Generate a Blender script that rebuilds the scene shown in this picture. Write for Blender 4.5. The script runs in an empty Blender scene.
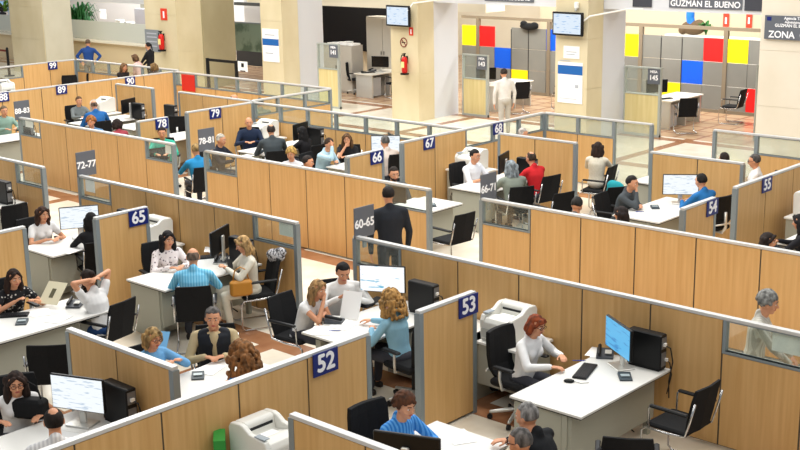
import bpy, math, random
from math import sin, cos, pi, radians as rad, hypot
from mathutils import Vector as V, Matrix, Euler, noise

# ------------------------------------------------------------------ camera, world, light, exposure
C = bpy.context.scene.collection
HC, FPX = 5.244, 1207.07
PITCH, ROLL, YAW = .243878, -.0178139, .742915
Fw = V((-sin(YAW)*cos(PITCH), cos(YAW)*cos(PITCH), -sin(PITCH)))
r0 = V((cos(YAW), sin(YAW), 0)); u0 = r0.cross(Fw)
Rt = r0*cos(ROLL) + u0*sin(ROLL); Up = -r0*sin(ROLL) + u0*cos(ROLL)
cam = bpy.data.cameras.new('camera'); cam.sensor_fit = 'HORIZONTAL'; cam.sensor_width = 36
cam.lens = FPX/800*36; cam.clip_end = 200
co = bpy.data.objects.new('camera', cam); C.objects.link(co)
co.matrix_world = Matrix((( Rt.x, Up.x, -Fw.x, 0), (Rt.y, Up.y, -Fw.y, 0), (Rt.z, Up.z, -Fw.z, HC), (0, 0, 0, 1)))
bpy.context.scene.camera = co

w = bpy.data.worlds.new('world'); bpy.context.scene.world = w; w.use_nodes = True
w.node_tree.nodes['Background'].inputs[0].default_value = (.90, .95, 1, 1)
w.node_tree.nodes['Background'].inputs[1].default_value = .36
def area_light(name, loc, sx, sy, power, col, target=None):
    l = bpy.data.lights.new(name, 'AREA'); l.shape = 'RECTANGLE'; l.size = sx; l.size_y = sy
    l.energy = power; l.color = col
    o = bpy.data.objects.new(name, l); C.objects.link(o); o.location = loc
    if target: o.rotation_euler = (V(target)-V(loc)).to_track_quat('-Z', 'Y').to_euler()
    return o
area_light('skylight_fill', (-16, 17, 11), 22, 12, 2750, (1, .98, .95))
area_light('skylight_fill', (-13, 11.4, 8.5), 24, 1.6, 750, (1, .97, .90))  # added strip lamp, brightens the front faces of the partitions beyond the aisle
area_light('skylight_fill', (-4, 2, 10), 12, 6, 420, (1, .95, .88), (-9, 9, 0))
area_light('skylight_fill', (-32, 20, 10), 14, 9, 1500, (1, .97, .92))
area_light('back_fill_light', (-21, 28.4, 5.2), 15, 1.5, 1250, (1, .97, .92), (-21, 31, .8))  # added fill tilted at the glazed wall to brighten its squares
area_light('back_fill_light', (-43, 30.5, 5.5), 14, 3, 1100, (.96, .98, 1))  # added fill that brightens the area behind the counter
area_light('back_fill_light', (-21, 33.5, 6), 15, 2, 500, (1, .97, .92))
vs = bpy.context.scene.view_settings
vs.view_transform = 'Standard'; vs.look = 'None'; vs.exposure = 0.14; vs.gamma = 1; vs.use_curve_mapping = False

def gp(px, py, z):
    'the point of the place at height z that the photo shows at pixel px, py'
    d = Fw + Rt*((px-400)/FPX) - Up*((py-225)/FPX)
    t = (z-HC)/d.z
    return V((d.x*t, d.y*t, z))
def onX(px, py, X):
    d = Fw + Rt*((px-400)/FPX) - Up*((py-225)/FPX); t = X/d.x
    return V((X, d.y*t, HC+d.z*t))
def onY(px, py, Y):
    d = Fw + Rt*((px-400)/FPX) - Up*((py-225)/FPX); t = Y/d.y
    return V((d.x*t, Y, HC+d.z*t))

# ------------------------------------------------------------------ materials
MC = {}
def lin(c):
    return tuple((x/255/12.92 if x/255 <= .04045 else ((x/255+.055)/1.055)**2.4) for x in c) + (1,)
def mat(name, rgb, rough=.6, metal=0, emit=0, spec=.3):
    k = (name, rgb, rough, metal, emit)
    if k in MC: return MC[k]
    m = bpy.data.materials.new(name); m.use_nodes = True; b = m.node_tree.nodes['Principled BSDF']
    b.inputs['Base Color'].default_value = lin(rgb); b.inputs['Roughness'].default_value = rough
    b.inputs['Metallic'].default_value = metal; b.inputs['Specular IOR Level'].default_value = spec
    if emit:
        b.inputs['Emission Color'].default_value = lin(rgb); b.inputs['Emission Strength'].default_value = emit
    MC[k] = m; return m
def nodes(m):
    nt = m.node_tree; return nt, nt.nodes, nt.links, nt.nodes['Principled BSDF']
def ramp(n, stops):
    r = n.new('ShaderNodeValToRGB'); e = r.color_ramp.elements
    while len(e) < len(stops): e.new(.5)
    for i, (p, c) in enumerate(stops): e[i].position = p; e[i].color = c
    return r
def grain(name, a, b, scale=(14, 14, .8), rough=.5, coord='Object', stops=(.3, .7), bump=0):
    if name in MC: return MC[name]
    m = mat(name, (128, 128, 128), rough); nt, n, l, p = nodes(m)
    t = n.new('ShaderNodeTexCoord'); mp = n.new('ShaderNodeMapping'); mp.inputs['Scale'].default_value = scale
    nz = n.new('ShaderNodeTexNoise'); nz.inputs['Scale'].default_value = 1; nz.inputs['Detail'].default_value = 5
    r = ramp(n, [(stops[0], lin(a)), (stops[1], lin(b))])
    l.new(t.outputs[coord], mp.inputs[0]); l.new(mp.outputs[0], nz.inputs[0]); l.new(nz.outputs[0], r.inputs[0])
    l.new(r.outputs[0], p.inputs['Base Color'])
    if bump:
        bp = n.new('ShaderNodeBump'); bp.inputs['Strength'].default_value = bump
        l.new(nz.outputs[0], bp.inputs['Height']); l.new(bp.outputs[0], p.inputs['Normal'])
    MC[name] = m; return m
WOOD = grain('beech_laminate', (202, 158, 99), (216, 175, 118), (22, 22, 1.1), .45)
STONE = grain('cream_marble', (204, 190, 152), (219, 207, 174), (1.2, 1.2, .7), .35)
STONE_SHADE = grain('marble_shade_side', (193, 187, 165), (206, 201, 182), (1, 1, .8), .4)
ALU = mat('grey_aluminium', (138, 148, 152), .4, .25)
RAIL = mat('pale_aluminium', (205, 205, 203), .35, .1)
DARKSEAM = mat('dark_seam', (84, 76, 64), .7)
WHITE = mat('white_laminate', (238, 236, 230), .35)
DESKT = mat('desk_top_white', (218, 217, 212), .4)
EDGE = mat('black_edge', (22, 24, 26), .5)
DGREY = mat('desk_grey', (168, 168, 154), .5)
BLACK = mat('black_plastic', (14, 15, 17), .45)
BLACKF = grain('black_fabric', (9, 10, 12), (20, 21, 24), (90, 90, 90), .85)
SILVER = mat('light_metal', (205, 205, 200), .3, .5)
CHROME = mat('chrome', (200, 200, 200), .18, .9)
PRN = mat('printer_shell', (226, 225, 218), .45)
PRN2 = mat('printer_grey', (188, 188, 182), .5)
PAPER = mat('paper', (246, 246, 244), .7)
NAVY = mat('navy_sign', (22, 38, 112), .4)
SIGNG = mat('grey_sign', (98, 102, 110), .5)
SIGNW = mat('sign_white', (248, 248, 250), .5)
WALLW = mat('white_paint', (222, 224, 226), .6)
def glass_mat(name, tint, haze):
    m = bpy.data.materials.new(name); m.use_nodes = True; nt, n, l, p = nodes(m)
    n.remove(p); tr = n.new('ShaderNodeBsdfTransparent'); tr.inputs[0].default_value = tint
    gl = n.new('ShaderNodeBsdfGlossy'); gl.inputs['Roughness'].default_value = .03
    df = n.new('ShaderNodeBsdfDiffuse'); df.inputs[0].default_value = (.75, .78, .72, 1)
    m1 = n.new('ShaderNodeMixShader'); m1.inputs[0].default_value = haze
    m2 = n.new('ShaderNodeMixShader'); m2.inputs[0].default_value = .05
    l.new(tr.outputs[0], m1.inputs[1]); l.new(df.outputs[0], m1.inputs[2])
    l.new(m1.outputs[0], m2.inputs[1]); l.new(gl.outputs[0], m2.inputs[2])
    l.new(m2.outputs[0], n['Material Output'].inputs[0]); return m
GLASS = glass_mat('clear_glass', (.93, .97, .95, 1), .05)
FROST = glass_mat('hazy_glass', (.9, .93, .88, 1), .22)
def floor_mat():
    m = mat('marble_floor', (230, 222, 205), .22, spec=.5); nt, n, l, p = nodes(m)
    t = n.new('ShaderNodeTexCoord'); sp = n.new('ShaderNodeSeparateXYZ'); l.new(t.outputs['Object'], sp.inputs[0])
    def band(out, period, off, width):
        a = n.new('ShaderNodeMath'); a.operation = 'ADD'; a.inputs[1].default_value = off; l.new(sp.outputs[out], a.inputs[0])
        b = n.new('ShaderNodeMath'); b.operation = 'PINGPONG'; b.inputs[1].default_value = period/2; l.new(a.outputs[0], b.inputs[0])
        c = n.new('ShaderNodeMath'); c.operation = 'LESS_THAN'; c.inputs[1].default_value = width/2; l.new(b.outputs[0], c.inputs[0])
        return c
    bx = band('X', 3.25, 21.0, .26); by = band('Y', 3.25, -13.08, .36)
    mx = n.new('ShaderNodeMath'); mx.operation = 'MAXIMUM'; l.new(bx.outputs[0], mx.inputs[0]); l.new(by.outputs[0], mx.inputs[1])
    nz = n.new('ShaderNodeTexNoise'); nz.inputs['Scale'].default_value = 2.5; nz.inputs['Detail'].default_value = 6; l.new(t.outputs['Object'], nz.inputs[0])
    r1 = ramp(n, [(.3, lin((222, 210, 188))), (.7, lin((238, 230, 214)))]); l.new(nz.outputs[0], r1.inputs[0])
    r2 = ramp(n, [(.3, lin((140, 92, 62))), (.7, lin((172, 124, 90)))]); l.new(nz.outputs[0], r2.inputs[0])
    mi = n.new('ShaderNodeMix'); mi.data_type = 'RGBA'
    l.new(mx.outputs[0], mi.inputs['Factor']); l.new(r1.outputs[0], mi.inputs['A']); l.new(r2.outputs[0], mi.inputs['B'])
    # back offices: brown tiles past y = 26.4
    ck = n.new('ShaderNodeTexBrick'); ck.offset = 0; ck.inputs['Scale'].default_value = 1.0
    ck.inputs['Color1'].default_value = lin((186, 152, 118)); ck.inputs['Color2'].default_value = lin((200, 170, 136)); ck.inputs['Mortar'].default_value = lin((166, 126, 98))
    ck.inputs['Brick Width'].default_value = .6; ck.inputs['Row Height'].default_value = .6; ck.inputs['Mortar Size'].default_value = .05
    l.new(t.outputs['Object'], ck.inputs['Vector'])
    gt = n.new('ShaderNodeMath'); gt.operation = 'GREATER_THAN'; gt.inputs[1].default_value = 26.4; l.new(sp.outputs['Y'], gt.inputs[0])
    mk = n.new('ShaderNodeMix'); mk.data_type = 'RGBA'
    l.new(gt.outputs[0], mk.inputs['Factor']); l.new(mi.outputs['Result'], mk.inputs['A']); l.new(ck.outputs[0], mk.inputs['B'])
    l.new(mk.outputs['Result'], p.inputs['Base Color'])
    return m
FLOOR = floor_mat()

# ------------------------------------------------------------------ mesh collector
class MB:
    def __init__(s): s.v = []; s.f = []; s.mi = []; s.cur = 0
    def m(s, i): s.cur = i; return s
    def add(s, vs, fs):
        o = len(s.v); s.v += [tuple(v) for v in vs]; s.f += [tuple(i+o for i in f) for f in fs]; s.mi += [s.cur]*len(fs); return s
    def box(s, x0, x1, y0, y1, z0, z1, M=None):
        vs = [V((x, y, z)) for z in (z0, z1) for y in (y0, y1) for x in (x0, x1)]
        if M: vs = [M @ v for v in vs]
        return s.add(vs, [(0, 2, 3, 1), (4, 5, 7, 6), (0, 1, 5, 4), (2, 6, 7, 3), (0, 4, 6, 2), (1, 3, 7, 5)])
    def rbox(s, c, size, b=.01, M=None):
        'box with chamfered edges'
        hx, hy, hz = size[0]/2, size[1]/2, size[2]/2; b = min(b, hx*.9, hy*.9, hz*.9); rings = []
        for (z, i) in ((-hz, b), (-hz+b, 0), (hz-b, 0), (hz, b)):
            x, y = hx-i, hy-i; k = b
            rings.append([(x-k, -y, z), (x, -y+k, z), (x, y-k, z), (x-k, y, z), (-x+k, y, z), (-x, y-k, z), (-x, -y+k, z), (-x+k, -y, z)])
        return s.loft([[V(c)+V(p) for p in r] for r in rings], M)
    def loft(s, rings, M=None, cap=True):
        n = len(rings[0]); vs = [V(p) for r in rings for p in r]
        if M: vs = [M @ v for v in vs]
        fs = [(k*n+i, k*n+(i+1) % n, (k+1)*n+(i+1) % n, (k+1)*n+i) for k in range(len(rings)-1) for i in range(n)]
        if cap: fs += [tuple(range(n))[::-1], tuple((len(rings)-1)*n+i for i in range(n))]
        return s.add(vs, fs)
    def prism(s, poly, a0, a1, axis='x', M=None):
        'polygon of (u,v) pushed along an axis'
        mk = {'x': lambda a, u, v: (a, u, v), 'y': lambda a, u, v: (u, a, v), 'z': lambda a, u, v: (u, v, a)}[axis]
        return s.loft([[V(mk(a, u, v)) for u, v in poly] for a in (a0, a1)], M)
    def cap(s, p, q, r1, r2=None, n=10, M=None, ends=True):
        'tapered capsule'
        p, q = V(p), V(q); r2 = r1 if r2 is None else r2; d = q-p
        if d.length < 1e-6: d = V((0, 0, 1e-4)); q = p+d
        d = d.normalized(); a = d.orthogonal().normalized(); b = d.cross(a); rings = []
        st = ((-1, .15), (-.7, .71), (0, 1)) if ends else ((0, 1),)
        for t, k in st: rings.append([p+d*(t*r1)+(a*cos(2*pi*i/n)+b*sin(2*pi*i/n))*(r1*k) for i in range(n)])
        for t, k in [(-t, k) for t, k in reversed(st)]: rings.append([q+d*(t*r2)+(a*cos(2*pi*i/n)+b*sin(2*pi*i/n))*(r2*k) for i in range(n)])
        return s.loft(rings, M)
    def tube(s, pts, r, n=8, M=None):
        pts = [V(p) for p in pts]; rings = []; up = None
        for i, p in enumerate(pts):
            d = (pts[min(i+1, len(pts)-1)]-pts[max(i-1, 0)]).normalized()
            a = d.orthogonal().normalized() if up is None else (up-d*up.dot(d)).normalized()
            up = a; b = d.cross(a); rings.append([p+(a*cos(2*pi*k/n)+b*sin(2*pi*k/n))*r for k in range(n)])
        return s.loft(rings, M)
    def ell(s, c, r, M=None, n=14, m=9, fn=None):
        c = V(c); vs = []; 
        for j in range(m+1):
            th = pi*(j+.0)/m
            th = max(.06, min(pi-.06, th))
            for i in range(n):
                u = V((sin(th)*cos(2*pi*i/n), sin(th)*sin(2*pi*i/n), cos(th)))
                p = V((u.x*r[0], u.y*r[1], u.z*r[2]))
                vs.append(c+(fn(u, p) if fn else p))
        rings = [vs[j*n:(j+1)*n] for j in range(m+1)][::-1]
        return s.loft(rings, M)
    def build(s, name, mats, parent=None, smooth=False, bevel=0):
        me = bpy.data.meshes.new(name); me.from_pydata(s.v, [], s.f)
        for x in (mats if isinstance(mats, (list, tuple)) else [mats]): me.materials.append(x)
        me.polygons.foreach_set('material_index', s.mi)
        if smooth: me.polygons.foreach_set('use_smooth', [True]*len(s.f))
        o = bpy.data.objects.new(name, me); C.objects.link(o)
        if parent: o.parent = parent
        if bevel:
            b = o.modifiers.new('bevel', 'BEVEL'); b.width = bevel; b.segments = 2; b.limit_method = 'ANGLE'
        return o
def tag(o, label=None, cat=None, group=None, kind=None):
    if label: o['label'] = label
    if cat: o['category'] = cat
    if group: o['group'] = group
    if kind: o['kind'] = kind
    return o
def thing(name, loc, rz, label, cat, group=None):
    o = bpy.data.objects.new(name, None); C.objects.link(o); o.location = loc; o.rotation_euler = (0, 0, rz)
    o.empty_display_size = .1; return tag(o, label, cat, group)
def copy_tree(o, parent=None):
    c = o.copy(); C.objects.link(c); c.parent = parent
    for ch in list(o.children): copy_tree(ch, c)
    return c
PROTO = {}
def inst(key, maker, loc, rz, label, cat, group=None, scale=None):
    if key not in PROTO: o = PROTO[key] = maker()
    else: o = copy_tree(PROTO[key])
    o.location = loc; o.rotation_euler = (0, 0, rz); 
    if scale: o.scale = scale
    o['label'] = label; o['category'] = cat
    if group: o['group'] = group
    return o
def struct(name, mb, m, parent=None, **k):
    o = mb.build(name, m, parent, **k)
    if not parent: o['kind'] = 'structure'
    return o
def text_mesh(txt, size, name, m, parent, M, bold=.02, extrude=.002):
    cu = bpy.data.curves.new(name, 'FONT'); cu.body = txt; cu.size = size; cu.extrude = extrude
    cu.align_x = 'CENTER'; cu.align_y = 'CENTER'
    to = bpy.data.objects.new(name, cu); C.objects.link(to)
    me = bpy.data.meshes.new_from_object(to.evaluated_get(bpy.context.evaluated_depsgraph_get()))
    bpy.data.objects.remove(to); b = bold*size; vs = [v.co.copy() for v in me.vertices]; fs = [tuple(p.vertices) for p in me.polygons]; n = len(vs)
    sh = [(0, 0), (b, 0), (-b, 0), (0, b), (0, -b)]
    me = bpy.data.meshes.new(name); me.from_pydata([M @ (v+V((dx, dy, .00015*i))) for i, (dx, dy) in enumerate(sh) for v in vs], [], [tuple(q+n*i for q in f) for i in range(5) for f in fs])
    me.materials.append(m); o = bpy.data.objects.new(name, me); C.objects.link(o); o.parent = parent; return o
# matrices that put a board's (right, up, out) onto world axes
def face_mat(n):
    r, u, f = {'+x': ((0, 1, 0), (0, 0, 1), (1, 0, 0)), '-y': ((1, 0, 0), (0, 0, 1), (0, -1, 0))}[n]
    return Matrix(((r[0], u[0], f[0], 0), (r[1], u[1], f[1], 0), (r[2], u[2], f[2], 0), (0, 0, 0, 1)))

# ------------------------------------------------------------------ the hall
struct('floor', MB().box(-75, 4, -2, 40, -.1, 0), FLOOR)
BACKW = grain('beige_wall', (214, 202, 176), (224, 214, 192), (.5, .5, .5), .7)
struct('wall_back', MB().box(-75, 4, 38.5, 38.8, 0, 9), BACKW)
struct('wall_left', MB().box(-75.3, -75, -2, 38.8, 0, 9), WALLW)
YC = 24.5
def column(n, x0, x1, y1, seamz=(1.3, 2.5, 3.7, 4.9, 6.1), m=STONE):
    b = MB(); z = 0
    for s in list(seamz)+[7.0]:
        b.box(x0, x1, YC, y1, z, s-.008); b.box(x0+.01, x1-.01, YC+.01, y1-.01, s-.008, s); z = s
    return struct('column', b, m)
c1 = column(1, -42.6, -40.3, onX(74, 50, -40.3).y, m=STONE)
tag(struct('trim_1', MB().box(-40.3, -40.27, YC+.02, onX(74, 50, -40.3).y-.02, 0, 7), STONE_SHADE), kind='structure')  # side face shading of the first column, put into a greyer stone colour
Y2 = onX(235, 50, -32.25).y
column(2, -33.95, -32.25, Y2)
b = MB(); b.box(-32.25, -32.2, onX(203, 50, -32.25).y, Y2, 0, 7); struct('trim_2', b, grain('shaded_stone', (158, 148, 116), (172, 162, 130), (1, 1, .6), .5))  # thin slab with the shade of the side facing away in its colour
column(3, -28.09, -27.14, YC+.66)
column(4, -22.72, -21.73, YC+.66)
column(5, -17.23, -16.3, YC+.66)
column(6, -11.9, -10.2, YC+.8, m=grain('pale_marble', (220, 210, 190), (230, 221, 204), (1, 1, .7), .4))
# white jambs beside the columns and the white beam over the back offices
JAMB = mat('white_jamb', (214, 216, 220), .45)
for i, (xa, xb) in enumerate(((-28.0, -27.2), (-22.6, -21.78), (-17.1, -16.35))):
    struct('trim_%d' % (3+i), MB().box(xa, xb, YC+.68, YC+1.75, 0, 7), JAMB)
struct('trim_6', MB().box(-21.78, -11.9, 25.2, 26.1, 3.18, 4.6), JAMB)
struct('trim_7', MB().box(-32.2, -21.78, 27.5, 28.4, 2.75, 4.6), mat('cream_beam', (226, 218, 196), .5))
struct('trim_8', MB().box(-60, -34, 27.3, 28.2, onY(120, 3, 27.3).z, onY(120, 3, 27.3).z+.5), JAMB)

# ------------------------------------------------------------------ office partitions
TH = .07; HT = 1.4; HG = 1.05
def partition(axis, c, a0, a1, segs, label, frost=False, caps=(1, 1)):
    'axis x or y; c = the other coordinate; segs = ordered (start, end, kind)'
    root = thing('office_partition', ((a0, c, 0) if axis == 'x' else (c, a0, 0)), 0, label, 'partition')
    def bx(mb, p0, p1, t, z0, z1):
        p0 -= a0; p1 -= a0
        return mb.box(p0, p1, -t/2, t/2, z0, z1) if axis == 'x' else mb.box(-t/2, t/2, p0, p1, z0, z1)
    bx(MB(), a0, a1, TH, HT-.035, HT).build('top_rail', RAIL, root, bevel=.004)
    core = MB(); 
    for s0, s1, k in segs:
      if k != 'G': bx(core, s0, s1, TH*.72, .02, (HG if k == 'g' else HT-.036)-.01)
    core.build('core', DARKSEAM, root)
    for s0, s1, k in segs:
        if k == 'G':
            f = MB(); bx(f, s0, s1, TH, 0, .05); bx(f, s0, s0+.035, TH, .05, HT-.036); bx(f, s1-.035, s1, TH, .05, HT-.036)
            g = f.build('window_frame', ALU, root); bx(MB(), s0+.035, s1-.035, .008, .05, HT-.036).build('glass_pane', FROST, g); continue
        top = HT-.04 if k == 'w' else HG-.04
        bx(MB(), s0+.010, s1-.010, TH*.9, .03, top).build('panel', WOOD, root)
        if k == 'g':
            f = MB(); bx(f, s0, s1, TH, HG-.035, HG-.01); bx(f, s0, s0+.035, TH, HG-.01, HT-.036); bx(f, s1-.035, s1, TH, HG-.01, HT-.036)
            bx(f, s0+.035, s1-.035, TH*.8, HT-.05, HT-.036)
            g = f.build('window_frame', ALU, root)
            bx(MB(), s0+.035, s1-.035, .008, HG-.01, HT-.05).build('glass_pane', FROST if frost else GLASS, g)
    p = MB()
    if caps[0]: bx(p, a0-.012, a0+.05, TH+.006, 0, HT-.036)
    if caps[1]: bx(p, a1-.05, a1+.012, TH+.006, 0, HT-.036)
    if p.v: p.build('end_post', ALU, root)
    return root
def run(a0, a1, n, glass=()):
    s = (a1-a0)/n; return [(a0+i*s, a0+(i+1)*s, 'g' if (i in glass or i-n in glass) else 'w') for i in range(n)]
def segs(cuts, glass=()):
    n = len(cuts)-1; return [(cuts[i], cuts[i+1], 'g' if (i in glass or i-n in glass) else 'w') for i in range(n)]
P = partition
P('y', -7.81, 3.85, 8.0, run(3.85, 8.0, 5), 'long wooden partition carrying the blue 52 sign, in the foreground')
P('x', 6.15, -6.88, -2.6, run(-6.88, -2.6, 5), 'wooden partition in front, right of the printer at the bottom edge')
P('x', 6.19, -10.2, -8.48, segs([-10.2, -9.36, -8.48]), 'short two-panel wooden partition behind the black computer tower at lower left')
P('y', -7.86, 8.8, 9.71, run(8.8, 9.71, 1), 'single wooden partition panel carrying the blue 53 sign')
P('x', 10.62, -10.54, -3.7, segs([-10.54, -9.72, -8.81, -7.91, -7.05, -6.2, -5.37, -4.52, -3.7], (0, 6)), 'long wooden partition from the 60-65 sign to the right edge, behind the red-haired woman')
P('x', 10.65, -16.83, -11.65, segs([-16.83, -15.93, -15.0, -14.2, -13.37, -12.53, -11.65], (0, 5)), 'wooden partition with two glass windows running right from under the 72-77 sign')
P('y', -14.06, 9.08, 9.95, run(9.08, 9.95, 1), 'single wooden partition panel carrying the blue 65 sign')
P('x', 10.66, -20.5, -17.91, run(-20.5, -17.91, 3, (2,)), 'wooden partition with a glass window at the left edge, left of the corridor opening')
P('y', -14.4, 4.6, 8.2, run(4.6, 8.2, 4), 'wooden partition at the left edge behind the dark-haired woman with the folder')
P('x', 13.33, -10.64, -3.0, segs([-10.64, -9.74, -8.9, -8.05, -7.17, -6.3, -5.45, -4.6, -3.8, -3.0], (0,)), 'long wooden partition running right from under the 66-71 sign')
P('x', 13.33, -16.94, -11.62, segs([-16.94, -16.05, -15.2, -14.3, -13.4, -12.5, -11.62], (0, 5)), 'wooden partition with two glass windows running right from under the 78-81 sign')
P('x', 13.4, -23.3, -17.93, segs([-23.3, -22.45, -21.5, -20.6, -19.7, -18.8, -17.93], (0, 5)), 'wooden partition with two glass windows running right from under the 88-83 sign')
P('y', -8.05, 14.5, 15.4, run(14.5, 15.4, 1), 'single wooden partition panel carrying the blue 54 sign')
P('y', -8.14, 16.2, 21.0, run(16.2, 21.0, 5), 'wooden partition carrying the blue 55 sign near the right edge')
P('y', -14.47, 14.42, 15.32, run(14.42, 15.32, 1), 'single wooden partition panel carrying the blue 66 sign')
P('y', -14.67, 16.04, 20.45, segs([16.04, 16.95, 17.86, 18.75, 19.6, 20.45], (2, 3, 4)), 'partition carrying the blue 67 and 68 signs, glass along its far half')
P('x', 17.9, -13.85, -12.1, segs([-13.85, -13.0, -12.1]), 'two-panel wooden partition behind the man in the red shirt')
P('x', 17.95, -10.6, -8.88, segs([-10.6, -9.7, -8.88]), 'two-panel wooden partition behind the bright monitor by the 54 sign')
P('x', 17.9, -20.86, -14.72, run(-20.86, -14.72, 7, range(7)), 'glass-topped wooden partition behind the group left of the 66 sign')
P('x', 20.48, -14.63, -12.08, [(-14.63, -13.81, 'g'), (-13.81, -12.95, 'g'), (-12.95, -12.08, 'G')], 'glass-topped partition behind the woman in the beige print jacket', True)
P('x', 20.6, -10.83, -8.2, [(-10.83, -9.96, 'G'), (-9.96, -9.0, 'g'), (-9.0, -8.2, 'g')], 'glass-topped partition before the pale column at the right edge', True)
P('y', -20.9, 15.98, 17.85, segs([15.98, 16.95, 17.85]), 'wooden partition carrying the blue 79 sign')
P('y', -21.1, 17.95, 20.55, run(17.95, 20.55, 3, range(3)), 'glass-topped partition meeting the corner behind the 79 sign row')
P('x', 20.6, -27.3, -21.15, run(-27.3, -21.15, 7, range(7)), 'glass-topped partition with the red poster before the far columns')
P('y', -20.7, 14.56, 15.33, run(14.56, 15.33, 1), 'single wooden partition panel carrying the blue 78 sign')
P('x', 18.02, -26.4, -24.83, segs([-26.4, -25.6, -24.83]), 'two-panel wooden partition right below the blue 90 sign')
P('x', 18.0, -23.75, -20.98, run(-23.75, -20.98, 3), 'wooden partition behind the white desk left of the 79 sign')
P('y', -27.36, 14.3, 20.57, segs([14.3, 15.3, 16.4, 17.43, 18.5, 19.55, 20.57]), 'long wooden partition carrying the blue 88, 89 and 90 signs')
P('y', -32.6, 16.6, 20.8, segs([16.6, 18.0, 19.0, 19.9, 20.8], (0, 1)), 'partition carrying the blue 99 sign at upper left')
P('x', 20.85, -32.55, -27.5, run(-32.55, -27.5, 6, range(6)), 'glass-topped partition before the standing man in blue')

SIGNAT = {'53': 'on the single panel right of the curly fair hair', '52': 'on the long foreground partition', '65': 'on the single panel left of the dotted blouse', '54': 'on the single panel before the blue shirt, right side',
 '55': 'on the partition under the white-shirted person, right edge', '66': 'on the single panel before the grey-haired person', '67': 'on the partition beside the white-shirted desk worker', '68': 'hanging on the glass rail behind the 67 sign',
 '79': 'on the partition left of the bald person in navy', '78': 'on the single panel over the teal green top', '90': 'on the long upper left partition, rightmost there', '89': 'on the long upper left partition above the grey jacket', '88': 'cut off by the left edge of the photo', '99': 'on the farthest partition at upper left'}
def number_sign(txt, x, y0, z1=1.385, wdt=.32, hgt=.225):
    r = thing('number_sign', (x, y0+wdt/2, z1-hgt/2), 0, 'navy sign reading %s ' % txt+SIGNAT[txt], 'sign', 'navy desk number signs')
    MB().box(-.006, .006, -wdt/2, wdt/2, -hgt/2, hgt/2).build('plate', NAVY, r)
    text_mesh(txt, .235, 'digits', SIGNW, r, Matrix.Translation((.007, 0, 0)) @ face_mat('+x'), .03)
for t, px, py, X in (('53', 468, 305, -7.82), ('52', 325, 360, -7.765), ('65', 138, 216, -14.02), ('54', 712, 208, -8.01), ('55', 766.5, 188, -8.10), ('66', 376.5, 155, -14.43), ('67', 429, 142, -14.63),
                     ('68', 498, 127, -14.62), ('79', 215, 112, -20.86), ('78', 161.5, 122, -20.66), ('90', 130, 80, -27.32), ('89', 61.5, 90, -27.32), ('88', 3, 97, -27.32), ('99', 52.5, 65, -32.56)):
    p = onX(px, py, X); number_sign(t, X+.007, p.y-.16)
def aisle_sign(txt, X, px, py):
    p = onX(px, py, X)
    r = thing('aisle_sign', (X, p.y, p.z), 0, 'grey aisle sign reading %s standing on a partition end' % txt, 'sign', 'grey aisle number signs')
    MB().box(-.008, .008, -.18, .18, -.2, .2).build('plate', SIGNG, r)
    text_mesh(txt, .155, 'digits', SIGNW, r, Matrix.Translation((.009, 0, -.02)) @ face_mat('+x'), .03)
    MB().box(-.012, .012, -.03, .03, -.34, -.19).build('bracket', ALU, r)
aisle_sign('60-65', -10.50, 364, 221.5); aisle_sign('72-77', -16.80, 86, 163.5); aisle_sign('66-71', -10.62, 488.5, 187)
aisle_sign('78-81', -16.92, 206.5, 139.5); aisle_sign('88-83', -23.27, 22, 110)
def sheet_on_glass(px0, py0, px1, py1, Y, label):
    a, b = onY(px0, py0, Y), onY(px1, py1, Y)
    tag(MB().box(a.x, b.x, Y-.003, Y+.003, b.z, a.z).build('paper_notice', PAPER), label, 'notice')
sheet_on_glass(85, 177, 95, 193, 10.655, 'white notice taped inside the glass under the 72-77 sign')
sheet_on_glass(279, 219, 295, 238, 10.665, 'white notice taped to the glass left of the corridor opening near the crouching group')
sheet_on_glass(25, 119, 33, 128, 13.405, 'white notice taped to the glass under the 88-83 sign')
sheet_on_glass(165, 142, 171, 154, 13.405, 'white notice taped to the glass in front of the teal-shirted man')
sheet_on_glass(773, 329, 806, 358, 10.64, 'large printed sheet on the glass window at the right edge')
a, b = onY(181, 74, 20.54), onY(195, 92, 20.54)
tag(MB().box(a.x, b.x, 20.545, 20.555, b.z, a.z).build('red_poster', mat('poster_red', (214, 48, 38), .6)), 'plain red poster fixed to the glass-topped partition at upper left', 'poster')

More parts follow.
